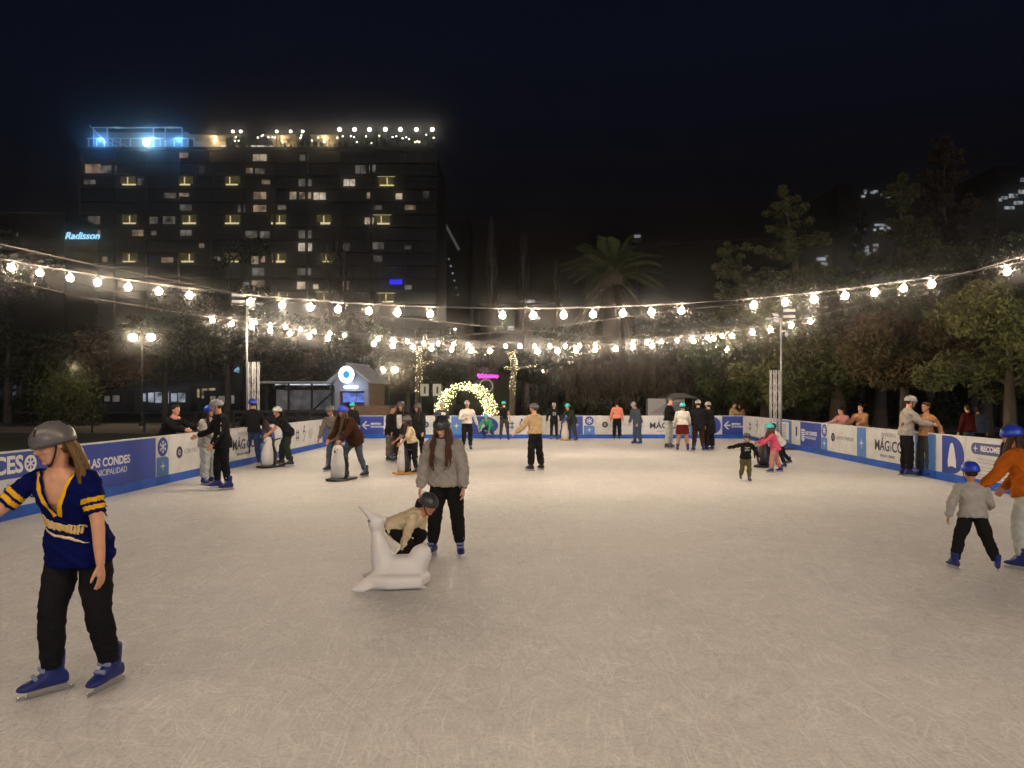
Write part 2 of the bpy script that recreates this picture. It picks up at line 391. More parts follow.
def board(A, B, prints, label, blue_bottom=False):
    """one board between ground points A and B (as seen from the ice A is on the left); prints = [(kind, f0, f1)]"""
    dvec = (B - A); w = dvec.length - 0.012; rz = math.atan2(dvec.y, dvec.x)
    root = empty('rink_board', (A.x, A.y, 0), rz, label, 'rink board', 'printed boards round the ice rink')
    b = MB(); b.box((w / 2, 0.0, (BH + KH) / 2 + .002), (w, .04, BH - KH - .004)); pan = b.build('panel', m_white, root, smooth=False)
    b = MB(); b.box((w / 2, -.006, KH / 2), (w, .055, KH)); b.build('kick_strip', m_kick, root, smooth=False)
    b = MB(); b.box((w / 2, .006, BH + .012), (w, .06, .022)); b.build('top_rail', m_white if random.random() < .5 else m_white, root, smooth=False)
    b = MB(); b.box((w - .03, .06, BH / 2), (.04, .06, BH - .06)); b.box((w - .03, .22, .03), (.05, .34, .04)); b.build('support', m_post, root, smooth=False)
    def P(name, mb, m): return mb.build(name, m, root, smooth=False)
    z0, z1 = KH + .006, BH - .004; zm = (z0 + z1) / 2
    for kind, f0, f1 in prints:
        x0, x1 = f0 * w, f1 * w; xm = (x0 + x1) / 2; ww = x1 - x0
        bgm = {'condes': m_blue, 'arrow': m_blue, 'strip': m_light, 'notice': m_light, 'bluecrest': m_blue}.get(kind)
        if bgm: P('print_field', MB().box((xm, -.0205, zm), (ww - .004, .004, z1 - z0)), bgm)
        if kind == 'condes':
            k = min(1.0, ww / 2.2); b = MB(); cx = x0 + ww * .14
            for i in range(5): b.box((cx - .16 * k + .08 * k * i, -.0225, zm + .15 * k), (.05 * k, .005, .09 * k))
            for i in range(4): b.box((cx, -.0225, zm + .055 * k - i * .075 * k), (.36 * k, .005, .045 * k))
            b.prism([(cx - .18 * k, zm - .215 * k), (cx + .18 * k, zm - .215 * k), (cx, zm - .3 * k)], -.0195, -.025)
            P('emblem', b, m_wprint)
            b = MB(); put(b, text_mb('LAS CONDES', .205 * k, .003, .006 * k, align='LEFT'), x0 + ww * .25, -.0235, zm + .05 * k); P('lettering', b, m_wprint)
            b = MB(); put(b, text_mb('MUNICIPALIDAD', .148 * k, .003, .0, align='LEFT'), x0 + ww * .25, -.0235, zm - .125 * k); P('lettering', b, m_wprint)
        elif kind == 'badges':
            r = min(ww * .46, .19)
            P('round_badge', MB().prism(circle(xm, z1 - r - .005, r), *layer(0)), m_blue)
            b = MB(); snowflake(b, xm, z1 - r - .005, r * .62, -.021, -.0262, .03); P('snowflake', b, m_wprint)
            P('square_badge', MB().prism([(x0, z0), (x1, z0), (x1, zm - .09)] + [(x1 - .12 + .12 * math.cos(t), zm - .09 + .08 * math.sin(t)) for t in (.4, .8, 1.2, 1.57)] + [(x0, zm - .01)], *layer(0)), m_light)
            P('sparkle', MB().prism(star(xm, (z0 + zm) / 2, .11, .026), *layer(1)), m_wprint)
        elif kind == 'logo':
            cx = x0 + min(.42, ww * .25)
            P('round_logo', ring_mb(cx, zm + .03, .055, .125, -.0195, -.0235), m_ink)
            P('logo_dot', MB().prism(circle(cx, zm + .03, .03), *layer(0)), m_slate)
            b = MB(); put(b, text_mb('CENTRO PARQUE', min(.15, ww * .075), .003, -.001, align='LEFT'), cx + .2, -.0235, zm + .03); P('lettering', b, m_grey)
        elif kind == 'strip':
            P('sparkle', MB().prism(star(xm, zm - .02, min(.14, ww * .35), .03), *layer(1)), m_wprint)
        elif kind == 'magico':
            sc = min(.36, ww * .19)
            b = MB(); put(b, text_mb('MÁG', sc, .003, .007, align='RIGHT'), xm + sc * .42, -.0235, zm - .02); P('lettering', b, m_ink)
            b = MB(); put(b, text_mb('i', sc, .003, .0), xm + sc * .56, -.0235, zm - .02); P('lettering', b, m_light)
            b = MB(); put(b, text_mb('CO', sc, .003, .007, align='LEFT'), xm + sc * .7, -.0235, zm - .02); P('lettering', b, m_ink)
            b = MB(); put(b, text_mb('INVIERNO', sc * .42, .003, 0, spacing=1.1), xm + sc * .25, -.0235, zm + sc * .72); P('lettering', b, m_grey)
            b = MB(); put(b, text_mb('EN LAS CONDES', sc * .25, .003, 0, spacing=1.1), xm + sc * .1, -.0235, zm - sc * .72); P('lettering', b, m_ink)
        elif kind == 'dpenguin':
            P('print_field', MB().prism(D_shape(x0 + ww * .22, ww * .74, z0, z1), *layer(0)), m_blue)
            cx = x0 + ww * .56
            b = MB(); b.prism([(cx + a * .15, zm - .26 + c * .5) for a, c in [(-.9, 0), (-.35, .06), (.35, .06), (.9, 0), (1.0, .25), (.75, .55), (.55, .8), (.3, .97), (0, 1.03), (-.3, .97), (-.55, .8), (-.75, .55), (-1.0, .25)]], *layer(1))
            P('penguin_print', b, m_wprint)
        elif kind == 'recom':
            pz = z1 - .19; xa, xb = x0 + ww * .06, x1 - ww * .04; pts = []
            for k in range(9): t = math.pi / 2 + math.pi * k / 8; pts.append((xa + .11 + .11 * math.cos(t), pz + .11 * math.sin(t)))
            for k in range(9): t = -math.pi / 2 + math.pi * k / 8; pts.append((xb - .11 + .11 * math.cos(t), pz + .11 * math.sin(t)))
            P('heading_field', MB().prism(pts, *layer(0)), m_slate)
            P('sparkle', MB().prism(star(xa + .14, pz, .075, .02), *layer(1)), m_wprint)
            b = MB(); put(b, text_mb('RECOMENDACIONES', min(.15, ww * .075), .003, .005, align='LEFT'), xa + .3, -.0255, pz); P('lettering', b, m_wprint)
            b = MB(); rr = random.Random(3)
            for i in range(6): b.box((xa + .2 + (w_ := rr.uniform(.5, .85) * (xb - xa - .3)) / 2, -.0215, pz - .2 - i * .062 - (i // 2) * .02), (w_, .004, .012))
            P('text_line', b, m_grey)
        elif kind == 'arrow':
            b = MB(); ax = x0 + ww * .1
            b.box((ax + ww * .16, -.0225, zm), (ww * .28, .005, .05))
            for s in (-1, 1): b.box((ax + .085, -.0222 - .0006 * (s + 1), zm + s * .075), (.26, .005, .05), Matrix.Rotation(-s * R(45), 3, 'Y'))
            P('arrow', b, m_wprint)
            sc = min(.17, ww * .105)
            b = MB(); put(b, text_mb('SENTIDO', sc, .003, .006, align='LEFT'), x0 + ww * .45, -.0235, zm + sc * .6); P('lettering', b, m_wprint)
            b = MB(); put(b, text_mb('DE PATINAJE', sc, .003, .004, align='LEFT'), x0 + ww * .45, -.0235, zm - sc * .6); P('lettering', b, m_wprint)
        elif kind == 'icons':
            b = MB(); cx, cz = x0 + ww * .24, zm
            for i in (-1, 1):
                b.box((cx + i * .07, -.0221, cz), (.04, .004, .34)); b.box((cx, -.0226, cz + i * .08), (.3, .004, .04))
            P('pictogram', b, m_ink)
            b = MB(); cx = x0 + ww * .47
            b.prism(circle(cx + .06, zm + .24, .045), -.0195, -.0235)
            b.tube([(cx + .05, -.0215, zm + .19), (cx - .03, -.0215, zm + .05), (cx + .08, -.0215, zm - .05), (cx - .02, -.0215, zm - .24)], .022, 6, flat=.1, side=Vector((1, 0, 0)))
            b.tube([(cx - .16, -.0215, zm + .08), (cx + .02, -.0215, zm + .13), (cx + .16, -.0215, zm + .04)], .018, 6, flat=.1)
            P('pictogram', b, m_ink)
            b = ring_mb(x0 + ww * .74, zm, .13, .16, -.0195, -.0235)
            for q in range(4): b.box((x0 + ww * .74, -.0216 - .0003 * q, zm - .06 + q * .04), (.2, .004, .016))
            P('pictogram', b, m_grey)
        elif kind == 'notice':
            P('notice_sheet', MB().box((xm, -.0235, zm + .02), (ww * .66, .006, .6)), m_white)
            b = MB()
            for i in range(7): b.box((xm - ww * .04, -.0268, zm + .23 - i * .07), (ww * .42, .003, .018))
            P('text_line', b, m_slate)
        elif kind == 'pcol':
            b = MB(); b.box((xm, -.0215, zm), (min(.13, ww * .4), .004, .2)); b.prism(circle(xm, zm + .15, .07), -.0195, -.0245); P('pictogram', b, m_ink)
        elif kind == 'acceso':
            P('print_field', MB().box((xm, -.0205, (z1 + zm + .02) / 2), (ww - .004, .004, z1 - zm - .02)), m_blue)
            zt = (z1 + zm) / 2 + .01; sc = .34
            b = MB(); put(b, text_mb('ACCES', sc, .003, .011, align='RIGHT'), x1 - .56, -.0235, zt); P('lettering', b, m_wprint)
            b = ring_mb(x1 - .41, zt, .085, .125, -.0195, -.0242); snowflake(b, x1 - .41, zt, .1, -.021, -.0246, .022); P('snowflake', b, m_wprint)
            zt = (z0 + zm) / 2; sc = .23
            b = MB(); put(b, text_mb('MÁGiCO', sc, .003, .006), x1 - .72, -.0235, zt - .04); P('lettering', b, m_ink)
            b = MB(); put(b, text_mb('INVIERNO', sc * .42, .003, 0), x1 - .65, -.0235, zt + .11); P('lettering', b, m_grey)
    return root

def on_line(A, B, px):
    k = (px - 512) / F; s = (B.x - A.x) / (B.y - A.y)
    d = (A.x - s * A.y) / (k - s); return Vector((k * d, d, 0))
def on_d(A, B, d): return Vector((lineX(A, B, d), d, 0))
ll = [on_d(LA, LB, 2.0), on_d(LA, LB, 5.2), on_d(LA, LB, 8.1)] + [on_line(LA, LB, q) for q in (49, 168, 226, 258, 290, 322)] + [LB]
board(ll[0], ll[1], [('logo', 0, .8), ('strip', .8, 1)], 'white rink board nearest the camera, mostly beside the blue jersey skater')
board(ll[1], ll[2], [('condes', 0, 1)], 'plain blue crest board just before the entrance board')
board(ll[2], ll[3], [('acceso', 0, 1)], 'blue and white rink board reading ACCES with a snowflake wheel for the O')
board(ll[3], ll[4], [('condes', 0.06, .86), ('badges', .87, 1)], 'large blue crest board behind the long hair of the blue jersey skater')
board(ll[4], ll[5], [('logo', 0, .85), ('strip', .88, 1)], 'white ring logo board under the man leaning over in a black coat')
board(ll[5], ll[6], [('magico', 0, .95)], 'white board with navy lettering between the two skaters and the blue helmet in black jacket')
board(ll[6], ll[7], [('dpenguin', 0, .5), ('strip', .7, 1)], 'board hidden behind the skater in jeans facing away and the penguin pusher')
board(ll[7], ll[8], [('icons', 0, .8), ('pcol', .82, 1)], 'white pictogram board beside the skater in a black T-shirt pushing a penguin')
board(ll[8], ll[9], [('condes', 0, 1)], 'blue crest board in the corner behind the woman in the brown jacket')
FA, FB = Vector((-6.47, 29.83, 0)), Vector((9.85, 29.83, 0))
def on_far(px): return Vector((X_of(px, 29.83), 29.83, 0))
fq = [LB.copy()] + [on_far(q) for q in (386, 418, 462, 500, 546, 596, 641, 698, 722)] + [RB.copy()]
for q in fq: q.y = 29.83
fp = [([('arrow', 0, .93)], 'blue arrow board in front of the wooden kiosk'),
      ([('icons', .1, 1)], 'white board behind the trio in dark jackets below the lit trunk'),
      ([('logo', 0, .74), ('strip', .76, 1)], 'white and pale blue board under the foot of the glowing arch'),
      ([('dpenguin', 0, 1)], 'blue rounded board with white penguin behind the crouching teal helmet'),
      ([('icons', 0, .95)], 'white pictogram board behind the skater in the tan jumper'),
      ([('condes', .3, .74), ('badges', .76, .98)], 'blue crest and badge board next to the stooping teal helmet and dark coat'),
      ([('logo', 0, .8), ('strip', .82, 1)], 'white ring logo board behind the skater in the salmon top'),
      ([('magico', 0, .82), ('strip', .86, 1)], 'white lettered board below the pale tent'),
      ([('dpenguin', 0, 1)], 'blue penguin board partly behind the pair in long black coats'),
      ([('arrow', 0, 1)], 'blue arrow board below the hugging couple in tan coats')]
for i, (pr, lb) in enumerate(fp): board(fq[i], fq[i + 1], pr, lb)
rq = [RB.copy()] + [on_line(RA, RB, q) for q in (777, 801, 828, 867, 937, 967)] + [on_d(RA, RB, 10.9), on_d(RA, RB, 7.5), on_d(RA, RB, 4.3), on_d(RA, RB, 1.0)]
rp = [([('icons', .02, .95)], 'white pictogram board in the corner behind the pink jacket'),
      ([('notice', 0, .66), ('pcol', .7, 1)], 'light blue board carrying a white notice sheet beside the truss tower'),
      ([('condes', 0, .8), ('badges', .81, 1)], 'blue crest board in front of the big tree trunk'),
      ([('logo', 0, .77), ('strip', .79, 1)], 'white ring logo board under the pair leaning over it'),
      ([('magico', 0, .68), ('strip', .74, 1)], 'white lettered board beside the embracing couple'),
      ([('dpenguin', 0, 1)], 'white board with a blue rounded field and penguin behind the small blue helmet'),
      ([('recom', 0, 1)], 'white board headed RECOMENDACIONES with rows of small print'),
      ([('condes', 0, 1)], 'blue crest board beside the adult in the orange jacket'),
      ([('logo', 0, .8), ('strip', .82, 1)], 'white ring logo board past the orange jacket'),
      ([('magico', 0, 1)], 'white lettered board closest to the camera on the tree side')]
for i, (pr, lb) in enumerate(rp): board(rq[i], rq[i + 1], pr, lb)

# ------------------------------------------------------------------ string lights
m_bulb = emit('bulb_glass', (1.0, 0.79, 0.575), BULB)
m_cable = mat('black_cable', (0.12, 0.11, 0.10), 0.6)
bm_ = MB(); rb = 0.06
bm_.lathe([(0.001, -rb)] + [(rb * math.sin(t), -rb * math.cos(t)) for t in (.35, .75, 1.15, 1.57, 1.95, 2.3)] + [(.024, rb * 1.02), (.018, rb * 1.25)], 12)
tmpb = bm_.build('bulb', m_bulb); me_bulb = tmpb.data; bpy.data.objects.remove(tmpb)
sm_ = MB(); sm_.lathe([(.014, rb * 1.22), (.017, rb * 1.3), (.017, rb * 2.1), (.009, rb * 2.4)], 8)
tmps = sm_.build('socket', m_cable); me_sock = tmps.data; bpy.data.objects.remove(tmps)
def string(name_lbl, d, groups, spacing, per, apex, ka, kb, x_end0, x_end1, tilt=0.0):
    """bulbs hung at pixel columns; the wire is a shallow parabola in metres"""
    def pos(px):
        k = ka if px < apex[0] else kb
        y = apex[1] - k * (px - apex[0]) ** 2
        return Vector((X_of(px, d), d + tilt * (px - 512) / 100, Z_of(y, d)))
    root = empty('string_lights', (0, d, 0), 0, name_lbl, 'string lights', 'festoon strings over the ice')
    pts = [pos(x_end0 + (x_end1 - x_end0) * i / 90) + Vector((0, 0, rb * 2.45)) - Vector((0, d, 0)) for i in range(91)]
    b = MB(); b.tube(pts, .011, 5); b.build('cable', m_cable, root)
    rr = random.Random(int(d * 7))
    for g0 in groups:
        for i in range(per):
            px = g0 + spacing * i + rr.uniform(-.06, .06) * spacing
            q = pos(px) - Vector((0, d, 0))
            o = share('bulb', me_bulb, root, q); o.rotation_euler = (rr.uniform(-.15, .15), rr.uniform(-.15, .15), 0)
            share('socket', me_sock, o)
string('front festoon string of warm bulbs, hanging highest and largest over the ice', 14.0, [-244, 10, 251, 503, 755, 1007], 29.6, 7, (520, 315.5), 1.84e-4, 1.84e-4, -300, 1250)
string('middle festoon string of warm bulbs tied to both light poles', 21.6, [212, 374, 537, 694], 19.4, 7, (530, 351.5), 3.1e-4, 3.8e-4, -60, 1080)
string('rear festoon string of warm bulbs just before the far boards', 28.0, [255, 378, 505, 632], 15.0, 7, (535, 346.5), 3.05e-4, 3.0e-4, 225, 800)
# unseen festoon runs added over and behind the camera to light the near ice
for dd, lb in ((2.2, 'unseen festoon string added overhead of the photographer to light the near ice'), (-4.5, 'unseen festoon string added behind the photographer to light the near ice')):
    root = empty('string_lights', (0, dd, 0), 0, lb, 'string lights', 'festoon strings over the ice')
    pts = [Vector((x, 0, 3.75 + .011 * (x - 1) ** 2 + rb * 2.45)) for x in [-10 + i * .5 for i in range(45)]]
    MB().tube(pts, .011, 5).build('cable', m_cable, root)
    for i in range(17):
        x = -8 + i * 1.15; o = share('bulb', me_bulb, root, (x, 0, 3.75 + .011 * (x - 1) ** 2)); share('socket', me_sock, o)
def cable(pts, lb, r=.011):
    tag(MB().tube(catmull(pts, 10), r, 5).build('support_cable', m_cable), lb, 'cable')
def pt(px, py, d): return (X_of(px, d), d, Z_of(py, d))
cable([pt(-80, 225, 13), pt(120, 270, 16), pt(345, 311, 20), pt(560, 333, 24.5), pt(722, 346, 27.5)], 'bare black cable sloping down over the ice from the hotel side')
cable([pt(1100, 232, 13), pt(900, 287, 16), pt(681, 310, 20), pt(519, 330, 24), pt(330, 347, 27.5)], 'bare black cable sloping down over the ice from the tree side')
cable([pt(-70, 252, 13.2), pt(60, 292, 17), pt(212, 317.5, 21.6)], 'bare black cable joining the middle string at the lamp post side')
# ------------------------------------------------------------------ pole lights with truss ballast
m_steel = mat('galvanised', (0.25, 0.25, 0.26), .5, metal=.3, var=.1)
m_dark = mat('dark_metal', (0.03, 0.03, 0.032), .5, metal=.3)
m_flood = emit('flood_panel', (1.0, .86, .66), 0.55)
def pole_light(px, d, label, sgn, ground_z=-.06):
    k = d / F; x = X_of(px, d)
    r = empty('light_pole', (x, d, ground_z), 0, label, 'light pole')
    top = Z_of(303 if sgn < 0 else 318, d) - ground_z
    b = MB(); b.tube([(0, 0, 0), (0, 0, top)], .032, 10); b.build('pole', m_steel, r)
    tz = Z_of(362 if sgn < 0 else 370, d) - ground_z
    for i in range(2):
        b = MB(); cx = .11 + i * .17 if sgn < 0 else -.10 - i * .17; hw = .06
        for sx in (-hw, hw):
            for sy in (-hw, hw): b.tube([(cx + sx, .05 + sy, .02), (cx + sx, .05 + sy, tz)], .014, 6)
        n = 9
        for j in range(n):
            za, zb = tz * j / n + .02, tz * (j + 1) / n
            s = 1 if j % 2 else -1
            b.tube([(cx - s * hw, .05 - hw, za), (cx + s * hw, .05 - hw, zb)], .006, 4); b.tube([(cx - hw, .05 - s * hw, za), (cx - hw, .05 + s * hw, zb)], .006, 4); b.tube([(cx + hw, .05 + s * hw, za), (cx + hw, .05 - s * hw, zb)], .006, 4)
        b.build('truss', mat('truss_alu', (.5, .5, .5), .45, metal=.3), r)
    MB().box((0, .05, .04), (.9, .9, .06)).build('base_plate', m_dark, r, smooth=False)
    MB().box((0, 0, top - .02), (1.0, .05, .05)).build('crossbar', m_steel, r, smooth=False)
    for (ox, oz, rot, w) in [(-.24, .22, 8, .42), (-.24, .02, 8, .42), (.24, .08, -35, .34), (.22, -.12, -35, .34)]:
        hx = ox if sgn < 0 else -ox
        e = MB().box((0, 0, 0), (w, .07, .14)).build('floodlight', m_dark, r, smooth=False)
        e.location = (hx, -.08, top + oz); e.rotation_euler = (R(-24), 0, R(rot if sgn < 0 else -rot))
        MB().box((0, -.038, 0), (w - .04, .006, .1)).build('lens', m_flood, e, smooth=False)
    b = MB(); b.tube([(0, 0, top - .45), (.1, -.05, top - .43), (.14, -.08, top - .5)], .02, 6); b.ell((.15, -.1, top - .56), (.06, .06, .08)); b.build('camera_dome', m_steel, r)
    return r
pole_light(247, 22.0, 'tall light pole with white truss ballast behind the blue helmet in black jacket', -1)
pole_light(781, 23.5, 'tall light pole with white truss ballast before the leafy tree', 1)

m_globe = emit('lamp_globe', (1.0, .82, .55), LAMP)
def street_lamp(px, d, ytop, label, sep=1.15, rg=.24, single=False, power=0):
    x = X_of(px, d); r = empty('street_lamp', (x, d, -.06), 0, label, 'street lamp', 'globe street lamps in the park')
    zt = Z_of(ytop, d) + .06
    b = MB(); b.tube([(0, 0, 0), (0, 0, .9), (0, 0, 1.0), (0, 0, zt)], [.12, .1, .06, .05], 10); b.lathe([(.2, 0), (.2, .1), (.12, .3)], 12); b.build('post', m_dark, r)
    for s in ((-1, 1) if not single else (0,)):
        b = MB(); b.tube(catmull([(0, 0, zt - .3), (s * sep * .25, 0, zt - .42), (s * sep * .5, 0, zt - .3)], 6), .03, 6); b.build('arm', m_dark, r)
        b = MB(); b.ell((0, 0, 0), (rg, rg, rg * .9), nu=18, nv=12); g = b.build('globe', m_globe, r); g.location = (s * sep * .5, 0, zt - .08)
    return r
street_lamp(142, 44.6, 336, 'double globe street lamp standing by the gravel path, apart from the trees')
street_lamp(389, 66, 369, 'double globe street lamp rising behind the kiosk roof', 1.1, .3)
street_lamp(536.5, 62, 372, 'double globe street lamp beside the second lit trunk', 1.15, .3)
street_lamp(722, 42, 348, 'globe street lamp half hidden by leaves under the right tree group', .5, .2)
street_lamp(455, 52, 328, 'slim unlit looking lamp post behind the glowing arch', .3, .06, True)

# ------------------------------------------------------------------ hotel
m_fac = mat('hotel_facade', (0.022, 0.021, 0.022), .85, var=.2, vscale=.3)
m_slab = mat('hotel_slab', (0.036, 0.034, 0.034), .8)
m_wdark = mat('window_dark', (0.02, 0.022, 0.028), .15, spec=.6)
m_frame = mat('window_frame', (0.03, 0.03, 0.03), .5)
HD = 164.0
def hx(px): return X_of(px, HD)
def hz(py): return Z_of(py, HD)
def ewin(i): return [emit('room_light_a', (1.0, .80, .55), .38, .75, .5), emit('room_light_b', (1.0, .72, .50), .24, .8, .5), emit('room_light_c', (.95, .85, .72), .11, .85, .5), emit('room_light_d', (1., .85, .65), .6, .4, .8), emit('room_light_e', (.9, .85, .8), .05, .6, .8)][i]
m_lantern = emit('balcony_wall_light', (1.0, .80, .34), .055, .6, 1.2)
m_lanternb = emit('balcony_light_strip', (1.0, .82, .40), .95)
x0, x1 = hx(82), hx(436); HT = hz(150); HB = 26.0
hotel = empty('hotel', ((x0 + x1) / 2, HD, -.06), 0, 'tall dark hotel block with lit rooms and a blue lit rooftop', 'hotel')
hox, hoy = (x0 + x1) / 2, HD
def H(name, b, m, smooth=False): return b.xform(Matrix.Translation((-hox, -hoy, .06))).build(name, m, hotel, smooth=smooth)
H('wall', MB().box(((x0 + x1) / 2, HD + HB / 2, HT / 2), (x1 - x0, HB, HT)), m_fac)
FLH = 12.75 / F * HD
nfl = int(HT / FLH)
for i in range(nfl):
    z = HT - i * FLH - .15
    H('balcony_slab', MB().box(((x0 + x1) / 2, HD - .55, z), (x1 - x0 + .6, 1.1, .28)), m_slab)
for i in range(12):
    x = x0 + (x1 - x0) * i / 11
    H('pier', MB().box((x, HD - .35, HT / 2 - .3), (.5, .74, HT - .62)), m_fac)
lit = []
def lw(zx, zy, w, h, kind):
    lit.append((60 + zx / 2.56, 100 + zy / 2.56))
    X, Z = hx(60 + zx / 2.56), hz(100 + zy / 2.56); ww, hh = w / 2.56 / F * HD, h / 2.56 / F * HD
    if kind in 'abcde':
        f = H('window', MB().box((X, HD - .02, Z), (ww + .3, .16, hh + .3)), m_frame)
        b = MB(); n = 2 if w > 24 else 1
        for k in range(n): b.box((X - ww / 2 + ww * (k + .5) / n, HD - .13, Z), (ww / n - .12, .05, hh - .1))
        pb = b.xform(Matrix.Translation((-hox, -hoy, .06))).build('pane', ewin('abcde'.index(kind)), f, smooth=False)
    else:
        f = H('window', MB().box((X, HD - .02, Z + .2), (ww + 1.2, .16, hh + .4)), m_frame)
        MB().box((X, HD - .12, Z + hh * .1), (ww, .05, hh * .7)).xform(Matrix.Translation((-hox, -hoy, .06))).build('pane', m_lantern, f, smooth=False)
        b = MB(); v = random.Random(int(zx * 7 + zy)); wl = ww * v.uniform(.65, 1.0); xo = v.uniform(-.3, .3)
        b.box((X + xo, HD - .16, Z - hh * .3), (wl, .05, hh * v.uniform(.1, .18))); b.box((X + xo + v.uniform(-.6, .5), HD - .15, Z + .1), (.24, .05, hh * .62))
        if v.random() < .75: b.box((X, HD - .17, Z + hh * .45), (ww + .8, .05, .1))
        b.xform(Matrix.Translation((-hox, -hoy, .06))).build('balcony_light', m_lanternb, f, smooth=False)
for z in [(175, 208), (322, 208), (443, 208), (835, 210), (178, 307), (332, 307), (443, 307), (560, 307), (677, 307), (825, 308), (180, 405), (325, 405), (441, 405), (561, 405), (686, 405), (563, 503), (677, 505), (836, 508), (450, 503)]:
    lw(z[0], z[1], 38, 30, 'y')
for z in [(85, 176, 40, 24, 'b'), (125, 178, 44, 20, 'c'), (208, 210, 18, 18, 'c'), (316, 142, 26, 14, 'b'), (512, 148, 36, 18, 'a'), (625, 148, 22, 16, 'c'), (485, 181, 18, 14, 'a'), (512, 182, 25, 14, 'c'),
          (628, 212, 34, 20, 'c'), (741, 212, 30, 18, 'd'), (283, 245, 35, 14, 'c'), (318, 243, 26, 10, 'b'), (512, 245, 34, 19, 'b'), (597, 245, 18, 20, 'a'), (628, 245, 32, 18, 'b'), (665, 247, 32, 20, 'd'),
          (793, 245, 16, 16, 'a'), (868, 247, 18, 16, 'a'), (465, 278, 20, 20, 'c'), (512, 278, 34, 18, 'b'), (280, 308, 32, 20, 'c'), (88, 308, 32, 22, 'c'), (92, 342, 24, 18, 'b'), (628, 345, 34, 22, 'c'),
          (628, 377, 36, 22, 'd'), (734, 377, 18, 20, 'c'), (490, 345, 30, 20, 'c'), (525, 345, 26, 18, 'c'), (275, 410, 32, 14, 'b'), (500, 410, 18, 20, 'a'), (520, 408, 12, 16, 'b'), (508, 440, 32, 20, 'c'),
          (625, 440, 36, 18, 'c'), (508, 472, 34, 20, 'b'), (475, 475, 20, 18, 'c'), (618, 475, 22, 20, 'a'), (655, 478, 14, 12, 'd'), (733, 475, 18, 22, 'b'), (770, 178, 28, 22, 'c'), (800, 176, 18, 20, 'c'),
          (888, 378, 22, 10, 'c'), (85, 405, 26, 14, 'c'), (115, 408, 14, 14, 'b'), (890, 480, 22, 12, 'c'), (792, 310, 24, 18, 'a')]:
    lw(*z)
rr = random.Random(77)
for q in range(46):
    fl = rr.randint(1, 17); zy = ((HY - (HT - (fl + .52) * FLH - HC) / HD * F) - 100) * 2.56; zx = (90 + rr.randint(0, 21) * 16.0 - 60) * 2.56
    if all(abs(zx / 2.56 + 60 - a_) > 10 or abs(zy / 2.56 + 100 - c_) > 6 for a_, c_ in lit): lw(zx, zy, rr.choice((14, 22, 30)), rr.choice((12, 16, 18)), rr.choice('ccbe'))
b = MB(); rr = random.Random(11)
for i in range(nfl - 1):
    z = HT - (i + .55) * FLH
    for j in range(22):
        px = 90 + j * 16.0
        if any(abs(px - a) < 11 and abs(Z_of(c, HD) - z) < 1.8 for a, c in lit): continue
        b.box((hx(px), HD - .012, z), (2.5, .05, 1.75))
tag(H('dark_window', b, m_wdark), kind='stuff')
# rooftop
m_bsteel = mat('roof_frame_steel', (.75, .78, .8), .5)
zr = HT
b = MB()
for px in (86, 94, 102, 110, 118, 128, 146, 158, 172, 186, 192): b.box((hx(px), HD + 1.0, zr + 1.6), (.22, .22, 3.2))
for px in (86, 100, 147, 159, 176): b.box((hx(px), HD + 3.0, zr + 3.2), (.25, .25, 6.4))
for z in (3.1, 1.0): b.box((hx(138), HD + 1.0, zr + z), (hx(192) - hx(84), .25, .2))
b.box((hx(130), HD + 3, zr + 6.4), (hx(176) - hx(86), .3, .22))
for px in (88, 98, 108): b.tube([(hx(px), HD + .6, zr + 6.0 if px < 95 else zr + 3), (hx(px + 24), HD + .6, zr + .3)], .13, 5)
H('roof_frame', b, m_bsteel)
H('roof_screen', MB().box((hx(130), HD + 5, zr + 3.0), (hx(186) - hx(88), .3, 6.0)), mat('roof_screen', (.30, .33, .36), .7))
H('roof_parapet', MB().box((hx(260), HD + .0, zr + .35), (x1 - x0, .3, .7)), m_slab)
H('spotlight', MB().ell((hx(147), HD - .3, hz(143)), .75), emit('blue_spot', (.55, .95, 1.0), 30))
for px in (112, 165): H('wash_light', MB().ell((hx(px), HD + 2.5, zr + 6.2), (1.3, .4, .18)), emit('blue_wash', (.35, .75, 1.0), .7))
for i, (px, e) in enumerate(((100, 700), (150, 1100), (178, 600))):
    l = bpy.data.lights.new('roof_spot', 'POINT'); l.energy = e; l.color = (.12, .42, 1.0); l.shadow_soft_size = .5
    o = bpy.data.objects.new('roof_spot', l); COL.objects.link(o); o.location = (hx(px), HD + .2, zr + 2.4)
m_deck = mat('roof_deck_cream', (.5, .42, .3), .8, var=.15)
for a, c_ in ((189, 236), (268, 292), (313, 334)):
    H('terrace_wall', MB().box((hx((a + c_) / 2), HD + 3.4, zr + 1.7), (hx(c_) - hx(a), .3, 3.2)), m_deck)
    H('canopy', MB().box((hx((a + c_) / 2), HD + 2.0, zr + 3.6), (hx(c_ + 4) - hx(a - 2), 4.2, .25)), m_deck)
    l = bpy.data.lights.new('terrace_light', 'POINT'); l.energy = 330; l.color = (1, .75, .42); l.shadow_soft_size = .3
    o = bpy.data.objects.new('terrace_light', l); COL.objects.link(o); o.location = (hx((a + c_) / 2), HD + 1.2, zr + 2.6)
m_spotw = emit('terrace_spot', (1, .9, .7), 12)
for i, px in enumerate((339, 354, 369, 385, 400, 416, 432, 276, 290, 302, 232, 240)):
    z = hz(129.5) if px > 330 else hz(131.5)
    e = H('terrace_lamp', MB().tube([(hx(px), HD + .5, zr + .3), (hx(px), HD + .5, z)], .07, 6), m_dark)
    MB().ell((hx(px), HD + .5, z + .2), .42 if px > 330 else .3).xform(Matrix.Translation((-hox, -hoy, .06))).build('lamp_globe', m_spotw, e)
b = MB(); rr = random.Random(4)
